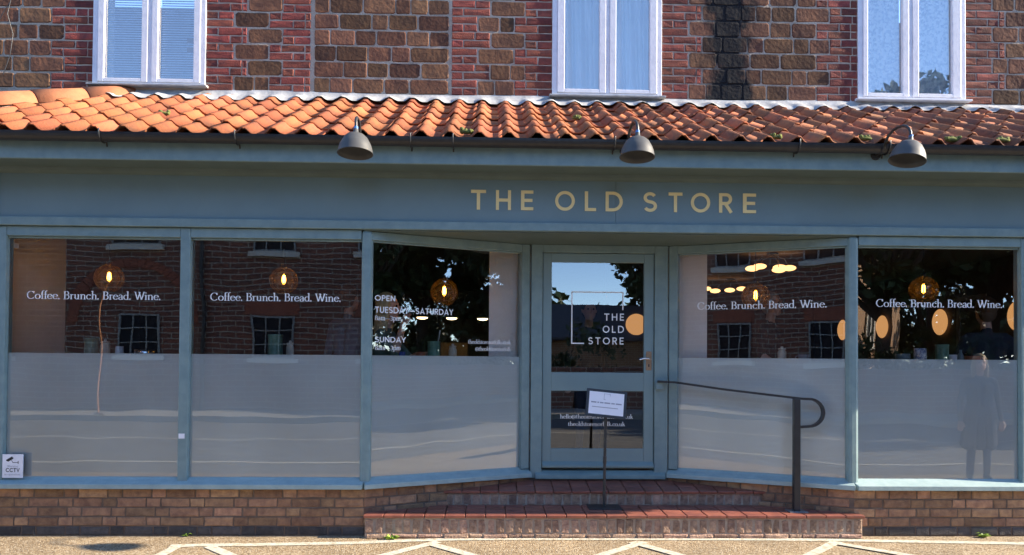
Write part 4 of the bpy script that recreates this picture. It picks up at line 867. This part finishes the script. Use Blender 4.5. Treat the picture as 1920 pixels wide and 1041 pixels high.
person('person in a blue-grey shirt standing behind the second pane', (-1.42, 1.35, FZ), R(150), False, sgrey, jean, brown, 'short', hang, 1.0)
person('woman in a long dark padded coat on the forecourt to the right', (5.93, -2.7, 0), R(200), False, navy, jean, blonde, 'long', hang, .86, .55)
# ------------------------------------------------------------------ across the street (seen in the glass)
oh = empty('opposite_house', 'dark red brick house across the street with a blind arch and sash windows', 'house', (-9, -12.65, 0))
OY = -12.65
MB().box(-12, 7.3, -7, 0, 0, 6.6).build('wall', opp_brick, oh)
MB().prism([(.35, 6.55), (.35, 6.7), (-3.5, 9.4), (-7.3, 6.7), (-7.3, 6.55)], -12.2, 7.5).build('roof', slate, oh)
wpale = mat('opposite_sash_paint', (.27, .27, .26), rough=.5); wdark = glass('opposite_window_glass', .1); dkin = mat('dark_room', (.012, .013, .018), rough=.9); redarch = mat('rubbed_brick', (.30, .10, .06), (.22, .07, .045), rough=.85, ns=20, bump=.4)
def owin(x0, x1, z0, z1, nx=3, nz=4, sill=True):
    f = MB(); t = .045
    f.box(x0, x0+t, .0, .05, z0, z1).box(x1-t, x1, .0, .05, z0, z1).box(x0+t, x1-t, .0, .049, z0, z0+t).box(x0+t, x1-t, .0, .049, z1-t, z1)
    for i in range(1, nx): x = x0+(x1-x0)*i/nx; f.box(x-.014, x+.014, .0, .04, z0+t, z1-t)
    for i in range(1, nz): z = z0+(z1-z0)*i/nz; f.box(x0+t, x1-t, .0, .039, z-.014, z+.014)
    w_ = f.build('window', wpale, oh); MB().add([(x0+.02, .01, z0+.02), (x1-.02, .01, z0+.02), (x1-.02, .01, z1-.02), (x0+.02, .01, z1-.02)], [(3, 2, 1, 0)]).build('pane', dkin, w_)
    if sill: MB().box(x0-.1, x1+.1, .0, .14, z0-.13, z0-.002).build('sill', mat('pale_stone', (.6, .57, .5), rough=.8), w_)
for x0, x1, z0, z1 in ((-.55, .65, 4.25, 5.7), (2.95, 4.07, 4.1, 5.6), (5.6, 6.7, 4.1, 5.6), (-4, -2.9, 4.2, 5.7), (-8, -6.9, 4.2, 5.7)): owin(x0, x1, z0, z1)
owin(-.3, .74, 1.45, 2.5, 3, 3); owin(3.0, 4.05, 1.4, 2.48, 3, 3); owin(5.7, 6.7, 1.4, 2.48, 3, 3); owin(-4, -2.9, 1.4, 2.5, 3, 3)
ar = MB(); n = 28
for i in range(n):
    a0, a1 = math.pi*i/n+.004, math.pi*(i+1)/n-.004
    ar.add([(math.cos(a)*r_, y, 2.29+math.sin(a)*r_) for y in (.0, .035) for r_ in (1.36, 1.6) for a in (a0, a1)], [(4, 5, 7, 6), (0, 1, 5, 4), (2, 6, 7, 3), (0, 4, 6, 2), (1, 3, 7, 5)])
ar.build('brick_arch', redarch, oh)
for x0 in (2.85, 5.55): MB().box(x0, x0+1.32, .0, .02, 2.5, 2.84).build('flat_arch', redarch, oh)
MB().tube([(1.77, .08, .1), (1.77, .08, 6.5)], .05, 10).build('drainpipe', black, oh)
e = empty('sign_post', 'tall thin rusty post on the far pavement', 'post', (-8.85, -10.9, .1)); MB().tube([(0, 0, 0), (0, 0, 2.5), (.03, 0, 2.75), (.12, 0, 2.95), (.25, 0, 3.02)], .02, 10).build('pole', mat('rusty_pole', (.42, .2, .1), (.3, .13, .07), rough=.7, ns=14), e)
MB().lathe([(0, 0), (.09, 0), (.08, .03), (.03, .05), (0, .05)], n=16).build('foot', iron, e)
gw = MB().box(-1.6, 40, -13.1, -12.85, 0, 1.15).box(-1.6, 40, -13.14, -12.81, 1.15, 1.22).build('garden_wall', opp_brick); tag(gw, 'low brick garden wall across the street', 'wall')
def foliage(cl, per, sz):
    C_ = np.array([c[:3] for c in cl]); Rr = np.array([c[3] for c in cl]); rng = np.random.default_rng(int(abs(C_[0, 0])*100)+len(cl)); n = len(cl)*per
    p = rng.normal(size=(n, 3)); p /= np.linalg.norm(p, axis=1)[:, None]; p *= (rng.random((n, 1))**.45); p = p*np.repeat(Rr, per)[:, None]*np.array([1, 1, .75])+np.repeat(C_, per, 0)
    u = rng.normal(size=(n, 3)); u /= np.linalg.norm(u, axis=1)[:, None]; v = np.cross(u, rng.normal(size=(n, 3))); v /= np.linalg.norm(v, axis=1)[:, None]; s = sz*(.6+.8*rng.random((n, 1)))
    V = np.stack([p-u*s, p+v*s*.5, p+u*s, p-v*s*.5], 1).reshape(-1, 3); me = bpy.data.meshes.new('crown'); me.from_pydata(V.tolist(), [], np.arange(4*n).reshape(-1, 4).tolist()); me.materials.append(leaf); return me
def tree(x, y, h, r, zb, label, nc=80, per=170):
    e_ = empty('tree', label, 'tree', (x, y, -.02), 0, 'trees across the street'); rg = random.Random(int(x*31+y*17)); cz = (zb+h)/2; cl = []; b = MB()
    b.tube([(0, 0, 0), (.05, .05, zb*.6), (.1, 0, zb+1), (.05, .05, cz+.5)], [.3, .22, .17, .07], 10)
    for i in range(nc):
        a = rg.uniform(0, 6.28); t = rg.uniform(-.95, .95); q = math.sqrt(1-t*t)*rg.uniform(.55, 1)**.5; c = (math.cos(a)*q*r, math.sin(a)*q*r, cz+t*(h-zb)/2*.9); cl.append((*c, rg.uniform(.55, 1.0)))
        if i % 5 == 0: b.tube([(.05, 0, zb*.8+rg.uniform(0, 1)), (c[0]*.5, c[1]*.5, (zb+c[2])/2), c], [.09, .06, .02], 6)
    b.build('trunk', bark, e_); o = bpy.data.objects.new('crown', foliage(cl, per, .19)); col.objects.link(o); o.parent = e_
for i, (x, y, h, r, zb) in enumerate(((11.5, -15.4, 9, 3.6, 3.15), (17.5, -12.2, 10, 3.6, 1.6), (12.2, -21.5, 10.5, 3.4, 4.6), (24, -14.5, 11, 4.2, 1.4), (8.2, -25.5, 9.5, 2.7, 3.6), (23.5, -33, 12, 4.8, 1.5), (15.8, -16.8, 11.5, 3.6, 3.6), (20.5, -10.2, 9.5, 3.2, 1.2), (31, -20, 12, 5, 1.2), (-24, -9, 10, 4, 2))):
    tree(x, y, h, r, zb, ['overhanging tree behind the garden wall nearest the house', 'broad tree at the edge of the far pavement', 'taller tree behind the overhanging one', 'wide low-branched tree further right', 'round-crowned tree behind the slate-roofed barn', 'tall tree in the back gardens', 'tall dense tree between the overhanging and broad trees', 'bushy tree standing nearest the road', 'largest tree at the far right of the street', 'tree at the left end of the street'][i])
def hedge(x0, x1, y, h, label, r_=.5, lf=.09):
    rg = random.Random(int(x0*9)); cl = [(rg.uniform(x0, x1), y+rg.uniform(-.4, .4), rg.uniform(.4, h), r_*rg.uniform(.7, 1.2)) for _ in range(int((x1-x0)*7))]
    e_ = empty('hedge', label, 'hedge', (0, 0, 0)); o = bpy.data.objects.new('foliage', foliage(cl, 90, lf)); col.objects.link(o); o.parent = e_
hedge(-1.5, 3.6, -13.9, 2.3, 'clipped hedge behind the garden wall opposite the door'); hedge(6.5, 16, -14.2, 2.0, 'long dark hedge under the trees across the street')
hedge(17.5, 40, -21, 5., 'tall laurel hedge beyond the garden wall on the right', .8, .15)
bn = empty('slate_barn', 'low barn with a dark slate roof beyond the hedge', 'barn', (4, -24, 0), R(-6)); MB().box(-6, 7, -3, 3, 0, 2.2).build('wall', far_brick, bn); MB().prism([(3.4, 2.15), (3.4, 2.25), (0, 3.75), (-3.4, 2.25), (-3.4, 2.15)], -6.2, 7.2).build('roof', slate, bn); MB().box(-2.6, -2.1, -.3, .2, 3.4, 4.5).build('chimney', far_brick, bn)
MB().tube([(-2.35, 0, 4.5), (-2.35, 0, 5.5)], .02, 6).tube([(-2.7, 0, 5.4), (-2, 0, 5.4)], .012, 6).build('aerial', iron, bn)
fh = empty('sunlit_house', 'sunlit brick house side with a white window beyond the trees', 'house', (16.4, -24.8, 0), R(-52)); MB().box(-4, 5.5, -8, 0, 0, 5.6).build('wall', far_brick, fh); MB().prism([(.3, 5.55), (.3, 5.7), (-4, 8.6), (-8.3, 5.7), (-8.3, 5.55)], -4.2, 5.7).build('roof', slate, fh)
for x0 in (-2.4, 1.0):
    w_ = MB().box(x0, x0+1.3, .0, .06, 2.0, 2.1).box(x0, x0+.1, .0, .06, 2.1, 3.5).box(x0+1.2, x0+1.3, .0, .06, 2.1, 3.5).box(x0+.6, x0+.7, .0, .06, 2.1, 3.5).box(x0+.1, x0+1.2, 0, .059, 3.4, 3.5).box(x0-.1, x0+1.4, .0, .15, 1.88, 1.999).build('window', mat('bright_white_paint', (.8, .8, .78), rough=.5), fh); MB().add([(x0+.05, .02, 2.05), (x0+1.25, .02, 2.05), (x0+1.25, .02, 3.45), (x0+.05, .02, 3.45)], [(3, 2, 1, 0)]).build('pane', dkin, w_)
rg = random.Random(5); cl = [(rg.uniform(-120, 120), -70+rg.uniform(-4, 4), rg.uniform(1, 8), rg.uniform(1.8, 3.2)) for _ in range(260)] + [(70+rg.uniform(-4, 4), rg.uniform(-70, -12), rg.uniform(1, 7), rg.uniform(1.8, 3.)) for _ in range(70)]
o = bpy.data.objects.new('distant_wood', foliage(cl, 60, .6)); col.objects.link(o); tag(o, 'distant dark tree belt beyond the village', 'trees', None, 'stuff')
